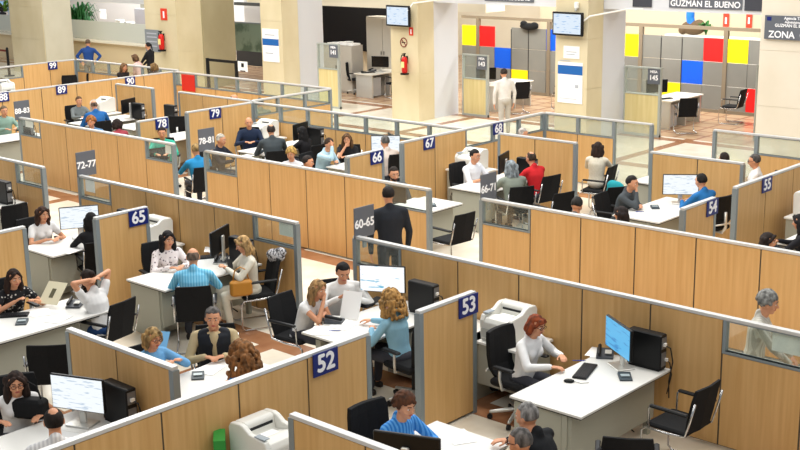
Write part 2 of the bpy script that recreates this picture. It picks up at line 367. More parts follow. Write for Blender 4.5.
# ------------------------------------------------------------------ things on the columns and the beam
def screen_tv(loc, rz, label):
    r = thing('wall_screen', loc, rz, label, 'screen', 'information screens')
    MB().rbox((0, 0, 0), (.92, .07, .56), .012).build('housing', BLACK, r)
    MB().box(-.41, .41, -.04, -.036, -.235, .235).build('screen', TVM, r)
    a = MB(); a.tube([(0, .03, .1), (.0, .10, .16), (0, .13, .16)], .02); a.build('bracket', BLACK, r)
def screen_mat(name, kind, emit=1.0):
    m = mat(name, (235, 243, 250), .3); nt, n, l, p = nodes(m)
    t = n.new('ShaderNodeTexCoord'); mp = n.new('ShaderNodeMapping'); l.new(t.outputs['Generated'], mp.inputs[0])
    wv = n.new('ShaderNodeTexNoise'); sc = {'tv': (3, 1, 11), 'doc': (3, 1, 16), 'web': (2, 1, 8), 'blue': (2, 1, 9)}[kind]
    mp.inputs['Scale'].default_value = sc; l.new(mp.outputs[0], wv.inputs[0]); wv.inputs['Scale'].default_value = 1.4
    cols = {'tv': ((150, 190, 232), (222, 236, 250)), 'doc': ((188, 205, 222), (240, 246, 250)), 'web': ((60, 168, 205), (246, 249, 251)), 'blue': ((60, 140, 205), (96, 186, 236))}[kind]
    st = {'tv': (.33, .42), 'doc': (.32, .40), 'web': (.31, .34), 'blue': (.32, .42)}[kind]
    r = ramp(n, [(st[0], lin(cols[0])), (st[1], lin(cols[1]))]); l.new(wv.outputs[0], r.inputs[0])
    l.new(r.outputs[0], p.inputs['Emission Color']); p.inputs['Emission Strength'].default_value = emit; p.inputs['Base Color'].default_value = (.02, .02, .02, 1)
    return m
TVM = screen_mat('tv_picture', 'tv', .9); DOC = screen_mat('document_picture', 'doc', .95); WEB = screen_mat('web_picture', 'web', 1.0); BLU = screen_mat('blue_picture', 'blue', .9)
screen_tv((-22.3, YC-.14, 2.85), rad(-4), 'wall screen showing pale blue text, over the fire extinguisher column')
screen_tv((-16.78, YC-.14, 2.86), rad(-4), 'wall screen showing white text, above the blue-banded posters')
def board(name, x0, x1, z0, z1, y, m, label, cat, th=.012, txts=(), group=None, extra=()):
    y -= .004
    r = thing(name, ((x0+x1)/2, y, (z0+z1)/2), 0, label, cat, group); w2, h2 = (x1-x0)/2, (z1-z0)/2
    MB().box(-w2, w2, -th, 0, -h2, h2).build('board', m, r)
    for (t, sz, dx, dz, tm) in txts: text_mesh(t, sz, 'lettering', tm, r, Matrix.Translation((dx, -th-.001, dz)) @ face_mat('-y'), .02)
    for (a, b2, c, d, mm, nm) in extra: MB().box(a, b2, -th-.003, -th, c, d).build(nm, mm, r)
    return r
BLUEP = mat('poster_blue', (32, 98, 170), .5); LTXT = mat('faint_print', (176, 180, 188), .6); REDS = mat('sign_red', (216, 62, 40), .5)
board('information_poster', -28.03, -27.30, 1.27, 2.26, YC, PAPER, 'tall white poster with a blue band on the third column', 'poster', extra=((-.365, .365, .0, .2, BLUEP, 'blue_band'), (-.25, .2, .3, .33, LTXT, 'print'), (-.25, .1, -.25, -.22, LTXT, 'print')))
board('information_poster', -17.14, -16.42, .93, 1.93, YC, PAPER, 'tall white poster with a blue band under the right-hand screen', 'poster', extra=((-.36, .36, .20, .42, BLUEP, 'blue_band'), (-.3, .0, .62-.1, .64-.1, LTXT, 'print'), (.15, .25, -.12, -.04, LTXT, 'print'), (-.3, .2, -.4, -.385, LTXT, 'print')))
board('information_poster', -16.98, -16.52, 2.02, 2.32, YC, PAPER, 'small white sheet directly under the right-hand screen', 'poster', extra=((-.15, .15, .0, .02, LTXT, 'print'), (-.15, .1, -.06, -.04, LTXT, 'print')))
board('fire_sign', -22.03, -21.89, 2.33, 2.55, YC, REDS, 'red fire sign above the extinguisher on the column with the left screen', 'sign', extra=((-.02, .02, -.07, .06, SIGNW, 'pictogram'),))
p = onY(164, 14, YC); board('fire_sign', p.x-.17, p.x+.17, p.z-.2, p.z+.18, YC, REDS, 'red fire sign above the extinguisher beside the grey notice board', 'sign', extra=((-.04, .04, -.12, .1, SIGNW, 'pictogram'),))
r = thing('no_smoking_sign', (-22.24, YC-.005, 2.13), 0, 'round no-smoking sign on the column under the left screen', 'sign')
b = MB(); b.tube([(.12*cos(a*pi/10), 0, .12*sin(a*pi/10)) for a in range(21)], .014, 6); b.tube([(-.085, 0, .085), (.085, 0, -.085)], .012, 6); b.build('ring', mat('dark_red', (120, 40, 30), .5), r)
MB().box(-.07, .06, -.003, .003, -.015, .015).build('cigarette', BLACK, r)
board('grey_notice_board', onY(146, 40, YC).x-.02, onY(160, 40, YC).x, 1.25, 1.98, YC, mat('notice_grey', (132, 138, 142), .5), 'grey notice board on the column above the woman in black', 'notice board', extra=tuple((-.3, .25, z, z+.04, LTXT, 'print') for z in (-.2, -.05, .1, .22)))
def extinguisher(x, z, label, s=1):
    r = thing('fire_extinguisher', (x, YC-.12, z), 0, label, 'extinguisher', 'fire extinguishers'); r.scale = (s, s, s)
    RED = mat('extinguisher_red', (198, 30, 24), .35)
    MB().cap((0, 0, .09), (0, 0, .42), .08, .08, 14).build('cylinder', RED, r, smooth=True)
    b = MB(); b.cap((0, 0, .48), (0, 0, .55), .025, .025, 8); b.rbox((0, -.02, .57), (.05, .14, .03)); b.build('valve', BLACK, r)
    MB().tube([(0, 0, .53), (-.1, 0, .52), (-.13, 0, .42), (-.12, 0, .28)], .013, 8).build('hose', BLACK, r, smooth=True)
    MB().box(-.05, .05, -.085, -.07, .2, .36).build('label_plate', mat('yellow_paper', (236, 220, 150), .6), r)
    MB().box(-.09, .09, -.075, .075, -.0, .05).build('foot_ring', BLACK, r)
    MB().box(-.02, .02, .07, .12, .3, .5).build('wall_hook', BLACK, r)
extinguisher(-22.12, 1.27, 'red fire extinguisher hung on the column under the left screen')
p = onY(165, 51, YC); extinguisher(p.x, p.z, 'red fire extinguisher hung on the column behind the woman in black', 1.15)
b = MB(); b.rbox((0, 0, 0), (.1, .1, .16), .02); r = thing('sensor_box', (-16.6, YC-.05, 3.3), 0, 'small white sensor above the right-hand screen', 'sensor'); b.build('housing', WHITE, r); MB().cap((0, -.03, -.11), (0, -.03, -.09), .03).build('lens', PRN2, r)
# hanging signs
board('hanging_sign', -14.53, -12.7, 3.27, 3.75, 25.19, SIGNG, 'grey sign reading Guzmán el Bueno on the white beam', 'sign', txts=[('Administración de', .13, .1, .02, SIGNW), ('GUZMÁN EL BUENO', .19, 0, -.14, SIGNW)])
a, b2 = onY(485, 1, 25.19), onY(534, 3, 25.19)
board('hanging_sign', a.x, b2.x, 3.27, 3.75, 25.19, SIGNG, 'grey sign on the white beam, cut off by the top edge of the photo', 'sign', txts=[('GUZMÁN EL BUENO', .15, 0, -.15, SIGNW)])
DPAN = mat('dark_sign', (66, 68, 76), .5)
a, b2 = onY(633, 1, 25.19), onY(652, 3, 25.19); board('dark_beam_panel', a.x, b2.x, 3.26, 3.7, 25.19, DPAN, 'dark blank panel on the beam left of the Guzmán el Bueno sign', 'panel')
a, b2 = onY(745, 1, 25.19), onY(767, 6, 25.19); board('dark_beam_panel', a.x, b2.x, 3.26, 3.7, 25.19, DPAN, 'dark blank panel on the beam right of the Guzmán el Bueno sign', 'panel')
board('zone_sign', -11.79, -10.1, 2.74, 3.24, YC-.02, SIGNG, 'grey zone sign with large letters on the right-hand pale column', 'sign', th=.03, txts=[('ZONA  C', .2, -.33, -.15, SIGNW), ('GUZMÁN EL BUENO', .09, -.2, .045, SIGNW), ('Administración de', .075, -.12, .12, SIGNW), ('Agencia Tributaria', .085, -.1, .2, SIGNW)], extra=((-.8, -.7, .14, .22, NAVY, 'emblem'),))
b = MB(); b.tube([(-21.9, 24.3, 3.0), (-21.8, 24.4, 3.2), (-21.0, 25.0, 3.32), (-20, 25.15, 3.34)], .02, 6); tag(b.build('cable_conduit', WHITE), 'thin pale conduit running from the left screen to the white beam', 'conduit')
b = MB(); b.tube([(-16.4, 24.35, 2.9), (-16.25, 24.5, 3.05), (-15.6, 25.1, 3.2), (-15.2, 25.15, 3.21)], .02, 6); tag(b.build('cable_conduit', WHITE), 'thin pale conduit running from the right screen to the white beam', 'conduit')

# ------------------------------------------------------------------ screen wall with coloured squares behind the columns
YS = 30.6; GREYP = grain('frosted_grey', (112, 112, 107), (127, 127, 121), (.6, .6, .6), .35)
r = thing('screen_wall', (-25.2, YS, 0), 0, 'grey glazed wall with red, yellow and blue squares behind the columns', 'glazed wall')
YEL, RED2, BL2 = mat('square_yellow', (250, 224, 20), .4), mat('square_red', (228, 30, 30), .4), mat('square_blue', (16, 84, 206), .4)
PX = .668
coloured = {(0, 2): YEL, (1, 2): RED2, (2, 1): BL2, (3, 0): YEL, (12, 1): BL2, (13, 2): RED2, (14, 2): YEL, (15, 0): RED2, (9, 2): YEL, (5, 2): BL2, (11, 0): YEL}
for i in range(16):
    for j in range(3):
        if j == 2 and i in (2,): continue
        MB().box(i*PX+.006, (i+1)*PX-.006, -.02, .02, .10+.655*j, .10+.655*(j+1)-.012).build('pane', coloured.get((i, j), GREYP), r)
FRM = mat('bronze_frame', (122, 110, 92), .5)
f = MB(); f.box(0, 16*PX, -.05, .05, 2.28, 2.37); f.box(0, 16*PX, -.03, .03, 0, .09)
for x in (1, 5.15, 10, 14): f.box(x*PX-.06, x*PX+.06, -.05, .05, 0, 2.28)
f.build('frame', FRM, r)
fi = MB()
for i in (3, 4, 7, 8, 10, 11, 12): fi.box(i*PX-.012, i*PX+.012, -.03, -.022, .1, 2.0)
fi.build('joint', mat('joint_black', (40, 40, 40), .5), r)
# what is seen above and behind the glazed wall
struct('wall_office', MB().box(-26, -14, 36.0, 36.2, 0, 4), mat('tan_paint', (196, 184, 158), .7))
p0 = onY(680, 14, 34); MCR = mat('blue_cloth', (40, 120, 214), .7)
def blob(name, c, r3, m, label, cat, n=9, seed=0, sc=.4):
    rn = random.Random(seed); b = MB(); b.ell((0, 0, 0), r3)
    for i in range(n): b.ell((rn.uniform(-1, 1)*r3[0]*.8, rn.uniform(-1, 1)*r3[1]*.8, rn.uniform(-.8, .9)*r3[2]), (r3[0]*sc, r3[1]*sc, r3[2]*sc))
    o = b.build(name, m, None, smooth=True); o.location = c; return tag(o, label, cat)
ZB = onY(693, 35, 33.75).z
struct('trim_9', MB().box(-19.5, -15, 33.6, 33.9, 0, ZB), mat('white_shelf', (226, 224, 218), .6))
def pole_item(px, py, h, m, label):
    p = onY(px, py, 33.75); r = thing('coat_bundle', (p.x, 33.75, ZB), 0, label, 'clothing')
    MB().cap((0, 0, 0), (0, 0, h), .03).build('stand', SILVER, r); b = MB(); b.ell((0, 0, h*.8), (.13, .12, .35)); b.ell((.05, 0, h*.5), (.1, .1, .25)); b.build('cloth', m, r, smooth=True)
pole_item(690, 25, .75, MCR, 'bright blue cloth on a stand above the glazed wall')
p = onY(693, 31, 33.75); b = MB(); b.ell((0, 0, .22), (.42, .12, .22)); b.ell((-.35, 0, .14), (.14, .12, .14)); b.ell((.2, 0, .3), (.2, .1, .18)); o = b.build('brown_bag', mat('brown_cloth', (96, 78, 56), .8), None, smooth=True); o.location = (p.x, 33.75, ZB); tag(o, 'brown bag lying on the cabinet above the glazed wall', 'bag')
def leafy(name, loc, n, h, spread, label, cat, seed=1, col=(52, 120, 50), pot=True, wid=.05, group=None):
    rn = random.Random(seed); r = thing(name, loc, 0, label, cat, group)
    if pot: MB().loft([[(q*cos(a*pi/5), q*sin(a*pi/5), z) for a in range(10)] for q, z in ((.12, 0), (.17, .02), (.2, .3), (.17, .3))]).build('pot', WHITE, r)
    b = MB()
    for i in range(n):
        a = rn.uniform(0, 2*pi); L = rn.uniform(.5, 1)*spread; top = rn.uniform(.45, 1)*h; d = V((cos(a), sin(a), 0)); sd = V((-sin(a), cos(a), 0))*wid
        c = [V((0, 0, .25 if pot else .02)), d*L*.35+V((0, 0, top*.8)), d*L*.75+V((0, 0, top)), d*L+V((0, 0, top*rn.uniform(.6, .95)))]
        vs = []
        for p, k in zip(c, (.3, 1, .8, .05)): vs += [p-sd*k, p+V((0, 0, .012)), p+sd*k]
        b.add(vs, [(3*k+q, 3*k+q+1, 3*k+q+4, 3*k+q+3) for k in range(3) for q in range(2)])
    b.build('foliage', grain('leaf_%d' % seed, tuple(int(x*.7) for x in col), col, (6, 6, 6), .5), r); return r
p = onY(706, 31, 33.7); leafy('potted_plant', (p.x, 33.7, ZB), 22, .45, .28, 'small green plant on the cabinet above the glazed wall', 'plant', 3, pot=False)
p = onY(531, 24, 30.6); b = MB(); b.ell((0, 0, .12), (.36, .05, .11)); b.ell((-.2, 0, .2), (.14, .05, .09)); b.ell((.2, 0, .16), (.16, .05, .1)); o = b.build('dark_bag', BLACKF, None, smooth=True); o.location = (p.x, 30.6, 2.37); o.location.z = 2.0; o.location.y = 30.5; tag(o, 'black bag lying on the top edge of the glazed wall', 'bag')
for (px, lab) in ((725, 'left'), (748, 'right')):
    q = onY(px, 20, 35.9); board('fire_sign', q.x-.1, q.x+.1, q.z-.25, q.z+.2, 35.98, REDS, 'small red fire sign on the far office wall, the %s one of two' % lab, 'sign', extra=((-.03, .03, -.1, .1, SIGNW, 'pictogram'),))

# desk-position dividers in front of the back offices
def divider(x0, x1, y, txt, ht, label):
    r = thing('glazed_divider', (x0, y, 0), 0, label, 'divider', 'dividers of the back offices'); wd = x1-x0; g = ht*.6
    MB().box(.04, wd-.04, -.025, .025, .06, g).build('panel', grain('pale_laminate', (208, 190, 132), (220, 204, 150), (14, 14, 1), .5), r)
    f = MB(); f.box(0, .04, -.04, .04, 0, ht); f.box(wd-.06, wd, -.04, .04, 0, ht); f.box(.04, wd-.06, -.04, .04, ht-.04, ht); f.box(.04, wd-.06, -.04, .04, g, g+.03); f.box(0, wd, -.05, .05, 0, .06)
    f.build('frame', mat('divider_frame', (172, 178, 172), .4, .2), r); MB().box(.04, wd-.06, -.004, .004, g+.03, ht-.04).build('glass_pane', GLASS, r)
    s = MB().box(wd-.36, wd-.02, -.06, -.045, ht-.40, ht-.03).build('number_plate', SIGNG, r)
    text_mesh('MESA', .085, 'word', SIGNW, s, Matrix.Translation((wd-.19, -.062, ht-.1)) @ face_mat('-y'), .03)
    text_mesh(txt, .17, 'digits', SIGNW, s, Matrix.Translation((wd-.19, -.062, ht-.25)) @ face_mat('-y'), .03)
divider(-26.05, -25.15, 24.9, '141', 1.9, 'glazed divider with plate 141 beside the dark-walled room')
divider(-21.56, -20.66, 26.2, '143', 1.72, 'glazed divider with plate 143 left of the walking person')
divider(-16.3, -15.25, 26.2, '145', 1.72, 'glazed divider with plate 145 right of the blue-banded posters')
p = onY(757, 75, 27.2); divider(p.x-.0, p.x+.9, 27.2, '147', 1.85, 'narrow glazed divider half hidden by the pale right-hand column')

# room with the dark wall and cabinets
struct('wall_dark', MB().box(-33, -25.6, 30.2, 30.4, 1.0, 2.72), mat('dark_wall', (18, 17, 20), .8))
struct('wall_store', MB().box(-33.5, -25.3, 30.4, 30.5, 0, 4), mat('cream_paint', (226, 214, 186), .7))
CAB = mat('cabinet_grey', (178, 172, 162), .5)
def cabinet(x0, x1, y0, y1, z1, label):
    r = thing('storage_cabinet', (x0, y0, 0), 0, label, 'cabinet'); w_ = x1-x0; d = y1-y0
    MB().box(0, w_, 0, d, 0, z1).build('body', CAB, r, bevel=.008)
    for k in (0, 1):
        dd = MB().box(k*w_/2+.012, (k+1)*w_/2-.012, -.02, -.001, .06, z1-.04).build('door', mat('cabinet_door', (192, 186, 174), .5), r)
        MB().cap((w_/2+(-.06 if k == 0 else .06), -.035, z1*.5), (w_/2+(-.06 if k == 0 else .06), -.035, z1*.5+.1), .012).build('handle', BLACK, dd)
cabinet(-27.5, -26.05, 28.5, 29.0, 2.38, 'tall grey cabinet against the dark wall')
cabinet(-28.5, -27.2, 27.5, 28.0, 1.52, 'low grey cabinet with papers on top, left of the tall cabinet')
rn = random.Random(4)
for k in range(4):
    o = MB().box(-.13, .13, -.16, .16, 0, .04+.03*k % .07).build('paper_stack', PAPER); o.location = (-28.28+.31*k, 27.75, 1.52); o.rotation_euler.z = rn.uniform(-.1, .1)
    tag(o, ('leftmost paper stack', 'second paper stack from the left', 'third paper stack from the left', 'rightmost paper stack')[k]+' on the low grey cabinet', 'papers', 'papers on the low cabinet')

# far left: reception counter, plants, windows
struct('trim_10', MB().box(-75, -34.6, 26.9, 27.1, 0, 1.02), mat('counter_beige', (232, 214, 174), .5))
tag(MB().box(-75, -34.6, 26.75, 27.25, 1.02, 1.07).build('counter_top', mat('counter_top', (240, 232, 210), .4)), 'long pale counter top behind the standing man in blue', 'counter')
struct('window_1', MB().box(-75, -34.6, 27.3, 27.34, 1.07, 1.78), glass_mat('grey_frosted', (.78, .79, .8, 1), .82))
struct('wall_corridor', MB().box(-75, -33.4, 34.0, 34.3, 0, 5), mat('pale_grey_paint', (216, 214, 210), .7))
a = onY(152, 22, 31); b2 = onY(135, 22, 31); struct('trim_11', MB().box(b2.x, a.x+2, 31.0, 31.6, 0, 1.95), mat('lilac_grey', (176, 176, 182), .7))
p = onY(104, 12, 30); r = struct('door_1', MB().box(p.x-1.0, p.x+.6, 32.6, 32.7, 0, 2.9), mat('olive_door', (150, 150, 136), .6)); 
q = onY(103, 14, 32.58); tag(MB().box(q.x-.25, q.x+.25, 32.56, 32.59, q.z-.22, q.z+.22).build('paper_notice', PAPER), 'white notice on the olive door above the counter', 'notice')
p = onY(80, 22, 28.2); leafy('leafy_plant', (p.x, 28.2, .3), 190, 2.1, .95, 'big dark green plant behind the frosted counter screen', 'plant', 5, (40, 112, 52), wid=.045)
p = onY(3, 42, 29.0); p.z = onY(3, 40, 29).z; leafy('potted_plant', (-58.2, 33.2, .9), 40, .9, .7, 'light green plant in a white pot at the top left edge', 'plant', 6, (120, 170, 60))
p = onY(122, 26, 29.5); tag(MB().box(p.x-1.0, p.x+1.0, 29.3, 29.8, p.z-.05, p.z).build('wall_shelf', WHITE), 'white shelf behind the counter', 'shelf'); SH = p.copy()
for k, (dx, wd, hh) in enumerate(((-.2, .35, .25), (.35, .25, .18), (.62, .12, .2))):
    o = MB().rbox((0, 0, hh/2), (wd, .25, hh), .02).build('white_appliance', PRN2 if k == 1 else WHITE); o.location = (SH.x+dx, 29.55, SH.z); tag(o, ('larger white machine on the white shelf', 'smaller grey machine on the white shelf', 'narrow white jug on the white shelf')[k]+' behind the counter', 'machine')
def wall_window(px0, py0, px1, py1, Y, n, rows=5):
    a, b2 = onY(px0, py0, Y), onY(px1, py1, Y); z0, z1 = min(a.z, b2.z), max(a.z, b2.z)
    r = struct('window_%d' % n, MB().box(a.x, b2.x, Y-.01, Y, z0, z1), mat('daylight_glass', (150, 190, 226), .2, emit=.6))
    f = MB()
    for k in range(rows+1): z = z0+(z1-z0)*k/rows; f.box(a.x, b2.x, Y-.06, Y-.01, z-.05, z+.05)
    for x in (a.x, b2.x): f.box(x-.06, x+.06, Y-.06, Y-.01, z0, z1)
    f.build('window_frame', WALLW, r)
wall_window(-14, -6, 8, 22, 33.9, 2)
# mural glass between the second and third columns
a, b2 = onY(228, 22, 29), onY(266, 50, 29)
MUR = grain('green_mural', (84, 108, 92), (128, 150, 134), (1.6, 1.6, 1.6), .35, stops=(.42, .52))
r = thing('mural_panel', ((a.x+b2.x)/2, 29, 0), 0, 'dull green glass panel with a dark map-like mural between two columns', 'mural')
MB().box(-1.2, 1.2, -.02, .02, .85, 1.85).build('panel', MUR, r); MB().box(-1.2, 1.2, -.04, .04, 1.85, 1.9).build('top_edge', ALU, r)
for s in (-1.15, 1.15): MB().box(s-.03, s+.03, -.03, .03, 0, .85).build('leg', BLACK, r)
struct('trim_12', MB().box(a.x-2, b2.x+1.5, 31.0, 31.3, 0, .95), mat('dark_store', (58, 60, 62), .7))
struct('trim_13', MB().box(a.x-2, b2.x+1.5, 31.0, 31.2, 2.3, 2.42), mat('dark_bar', (70, 72, 70), .6))
struct('wall_white', MB().box(a.x-2, b2.x+1.2, 31.5, 31.7, 0, 4), mat('grey_paint', (196, 194, 190), .7))
# black crowd barrier frame with a notice
p0, p1_ = at0 = (gp(211, 86, 0), gp(238, 90, 0)); yb = 24.0
xa, xb = onY(208, 70, yb).x, onY(236.5, 70, yb).x
r = thing('crowd_barrier', (xa, yb, 0), 0, 'black post and rail barrier before the dark column', 'barrier')
for x in (0, xb-xa): MB().box(x-.04, x+.04, -.04, .04, 0, onY(208, 58, yb).z).build('post', BLACK, r)
MB().box(.04, xb-xa-.04, -.03, .03, onY(208, 58, yb).z-.09, onY(208, 58, yb).z-.01).build('top_band', BLACK, r)
a, b2 = onY(238, 61, yb-.1), onY(248, 72, yb-.1)
board('access_notice', a.x, b2.x, b2.z, a.z, yb-.1, PAPER, 'white notice with a black symbol fixed beside the black barrier', 'notice', extra=((-.06, .06, -.02, .1, BLACK, 'symbol'), (-.12, .12, -.15, -.12, BLACK, 'print')))
p = onY(9, 70, 23.5); r = thing('barrier_post', (p.x, 23.5, 0), 0, 'black belt barrier post at the upper left edge', 'barrier')
MB().cap((0, 0, .02), (0, 0, 1.02), .05, .05).build('post', BLACK, r); MB().loft([[(q*cos(a*pi/6), q*sin(a*pi/6), z) for a in range(12)] for q, z in ((.2, 0), (.18, .03))]).build('base', BLACK, r); MB().box(-2.2, -.05, -.01, .01, .9, .97).build('belt', mat('belt_red', (110, 40, 30), .6), r)

# ------------------------------------------------------------------ furniture makers
def mk_desk():
    'corner nearest the aisle at 0,0; .84 along x, 1.65 along y; staff sit on the -x side'
    r = thing('office_desk', (0, 0, 0), 0, '', '')
    MB().box(0, .84, 0, 1.65, .715, .74).build('top', DESKT, r, bevel=.004)
    MB().box(.012, .828, .012, 1.64, .70, .715).build('edge_band', EDGE, r)
    MB().box(.60, .66, .03, .09, 0, .70).build('leg', DGREY, r); MB().box(.60, .66, 1.52, 1.58, 0, .70).build('leg', DGREY, r)
    MB().box(.66, .70, .05, 1.56, .20, .69).build('modesty_panel', DGREY, r)
    MB().box(.03, .59, .04, .07, .02, .70).build('end_panel', DGREY, r)
    pd = MB().box(.08, .48, .08, .60, .04, .62).build('pedestal', mat('pedestal_grey', (190, 190, 180), .5), r, bevel=.004)
    for k in range(3):
        MB().box(.07, .079, .10, .58, .07+.18*k, .23+.18*k).build('drawer', mat('drawer_grey', (200, 200, 192), .5), pd)
    MB().tube([(.45, 1.3, .69), (.5, 1.2, .5), (.46, 1.1, .62), (.56, .9, .45), (.57, 1.4, .05)], .008, 6).build('cable', EDGE, r)
    return r
def mk_table():
    r = thing('printer_table', (0, 0, 0), 0, '', ''); MB().box(-.4, .4, -.3, .3, .69, .72).build('top', WHITE, r, bevel=.004)
    for x in (-.36, .36):
        MB().box(x-.02, x+.02, -.27, .27, 0, .69).build('side_panel', DGREY, r)
    MB().box(-.34, .34, .22, .25, .2, .69).build('back_panel', DGREY, r); return r
def mk_swivel():
    'faces +y'
    r = thing('swivel_chair', (0, 0, 0), 0, '', '')
    MB().rbox((0, .02, .46), (.5, .48, .09), .03).build('seat', BLACKF, r, smooth=False, bevel=.01)
    b = MB(); rings = []
    for z, y, wd in ((.50, -.2, .36), (.60, -.245, .44), (.75, -.26, .47), (.92, -.27, .46), (1.0, -.285, .42)):
        rings.append([V((x*wd/2, y-.035*(1-abs(x)**2)+t, z)) for x, t in ((-1, 0), (-.5, 0), (0, 0), (.5, 0), (1, 0), (1, .05), (.5, .05), (0, .05), (-.5, .05), (-1, .05))])
    b.loft(rings); b.build('backrest', BLACKF, r, smooth=False, bevel=.006)
    b = MB(); b.tube([(0, -.05, .41), (0, -.26, .40), (0, -.33, .5), (0, -.32, .75)], .025, 8); b.tube([(-.2, -.29, .55), (0, -.34, .56), (.2, -.29, .55)], .014, 8); b.build('back_support', SILVER, r, smooth=True)
    for s in (-1, 1):
        a = MB(); a.tube([(s*.2, 0, .42), (s*.29, 0, .43), (s*.31, -.02, .55), (s*.31, -.02, .66)], .016, 8); ar = a.build('armrest_frame', SILVER, r, smooth=True)
        MB().rbox((s*.31, .03, .675), (.07, .27, .03), .012).build('armrest', BLACK, ar)
    MB().cap((0, 0, .12), (0, 0, .42), .03, .025).build('column', BLACK, r, smooth=True)
    b = MB()
    for k in range(5):
        a = 2*pi*k/5+.3; b.cap((0, 0, .13), (.30*cos(a), .30*sin(a), .085), .028, .018)
    b.build('base', SILVER, r, smooth=True)
    for k in range(5):
        a = 2*pi*k/5+.3; M = Matrix.Translation((.31*cos(a), .31*sin(a), .032)) @ Matrix.Rotation(a, 4, 'Z')
        MB().cap((0, -.02, 0), (0, .02, 0), .03, .03, 10, M, False).build('caster', BLACK, r)
    return r
def mk_visitor():
    'cantilever chair facing +y'
    r = thing('visitor_chair', (0, 0, 0), 0, '', '')
    MB().rbox((0, .02, .45), (.48, .46, .05), .02).build('seat', BLACKF, r, bevel=.008)
    rings = []
    for z, y, wd in ((.44, -.2, .42), (.6, -.23, .46), (.8, -.27, .46), (.92, -.30, .43)):
        rings.append([V((x*wd/2, y-.02*(1-x*x)+t, z)) for x, t in ((-1, 0), (0, 0), (1, 0), (1, .03), (0, .03), (-1, .03))])
    MB().loft(rings).build('backrest', BLACKF, r, bevel=.005)
    for s in (-1, 1):
        f = MB(); f.tube([(s*.25, -.30, .8), (s*.25, -.235, .55), (s*.25, -.2, .44), (s*.25, 0, .42), (s*.25, .24, .42), (s*.25, .28, .38), (s*.25, .28, .05), (s*.25, .24, .015), (s*.25, -.2, .015)] , .012, 8)
        f.build('frame', CHROME, r, smooth=True)
        a = MB(); a.tube([(s*.25, .2, .43), (s*.26, .2, .64), (s*.26, .16, .66)], .011, 8); ar = a.build('armrest_frame', CHROME, r, smooth=True)
        MB().rbox((s*.26, -.02, .665), (.05, .42, .03), .01).build('armrest', BLACK, ar)
    MB().tube([(-.25, -.2, .015), (.25, -.2, .015)], .012, 8).build('floor_bar', CHROME, r, smooth=True)
    return r
def mk_monitor(scr, wd=.58, hg=.34):
    'screen faces +y'
    def f():
        r = thing('monitor', (0, 0, 0), 0, '', '')
        MB().rbox((0, 0, .15+hg/2), (wd, .035, hg), .008).build('housing', BLACK, r)
        MB().box(-wd/2+.012, wd/2-.012, .018, .0205, .162, .15+hg-.012).build('screen', scr, r)
        MB().rbox((0, -.045, .20), (.07, .03, .38), .008).build('stand', SILVER, r); MB().rbox((0, -.03, .008), (.26, .2, .016), .006).build('foot', SILVER, r)
        return r
    return f
def mk_tower():
    r = thing('computer_tower', (0, 0, 0), 0, '', '')
    MB().rbox((0, 0, .2), (.12, .4, .38), .01).build('case', BLACK, r)
    MB().box(-.05, .05, .201, .206, .04, .37).build('front_panel', mat('panel_grey', (60, 62, 66), .4), r)
    b = MB(); b.box(-.045, .045, -.204, -.2, .24, .36); b.box(-.045, .045, -.204, -.2, .05, .2); b.build('rear_ports', mat('port_grey', (120, 122, 126), .4, .4), r)
    b = MB(); b.tube([(0, -.2, .28), (.03, -.26, .25), (.05, -.28, .1), (.0, -.27, -.1), (.05, -.25, -.3)], .007, 6); b.tube([(.03, -.2, .12), (.06, -.24, .08), (.07, -.26, -.05), (.02, -.24, -.25)], .006, 6); b.build('cable', EDGE, r)
    b = MB(); b.box(-.02, .02, -.225, -.2, .27, .3); b.build('plug', WHITE, r); MB().box(.02, .045, -.23, -.2, .1, .13).build('plug', WHITE, r)
    for x in (-.045, .045): MB().box(x-.012, x+.012, -.18, .18, -.0, .012).build('foot', BLACK, r)
    return r
def mk_printer():
    'front (paper outlet end) faces +y; stands on z = 0'
    r = thing('laser_printer', (0, 0, 0), 0, '', '')
    # side profile in (y, z)
    prof = [(-.24, .02), (.24, .02), (.25, .22), (.22, .27), (.12, .285), (-.02, .25), (-.05, .255), (-.07, .36), (-.10, .385), (-.22, .375), (-.25, .33)]
    MB().prism(prof, -.16, .16, 'x').build('body', PRN, r, bevel=.012)
    for s in (-1, 1):
        pr = [(-.24, .02), (.24, .02), (.25, .24), (.22, .30), (.02, .325), (-.05, .37), (-.10, .385), (-.22, .375), (-.25, .33)]
        a, b = (s*.16, s*.215) if s > 0 else (s*.215, s*.16)
        MB().prism(pr, a, b, 'x').build('side_cover', PRN, r, bevel=.012)
    MB().box(-.13, .13, -.072, -.058, .305, .33).build('paper_slot', EDGE, r)
    MB().box(-.19, .19, .245, .256, .05, .15).build('paper_drawer', PRN2, r)
    MB().box(-.06, .06, .254, .262, .09, .11).build('drawer_handle', EDGE, r)
    pn = MB().rbox((.17, .14, .318), (.07, .13, .012), .004).build('control_panel', mat('panel_blue_grey', (150, 160, 168), .4), r)
    MB().box(-.08, .08, -.01, .10, .256, .275).build('output_sheet', PAPER, r)
    MB().box(-.2, .2, -.23, .23, 0, .02).build('foot', PRN2, r)
    return r
def mk_keyboard():
    r = thing('keyboard', (0, 0, 0), 0, '', ''); MB().rbox((0, 0, .011), (.44, .15, .02), .005).build('base', BLACK, r)
    k = MB()
    for i in range(15):
        for j in range(5): k.box(-.205+i*.0275, -.205+i*.0275+.022, -.06+j*.024, -.06+j*.024+.019, .021, .026)
    k.build('keys', mat('key_black', (32, 34, 38), .5), r); return r
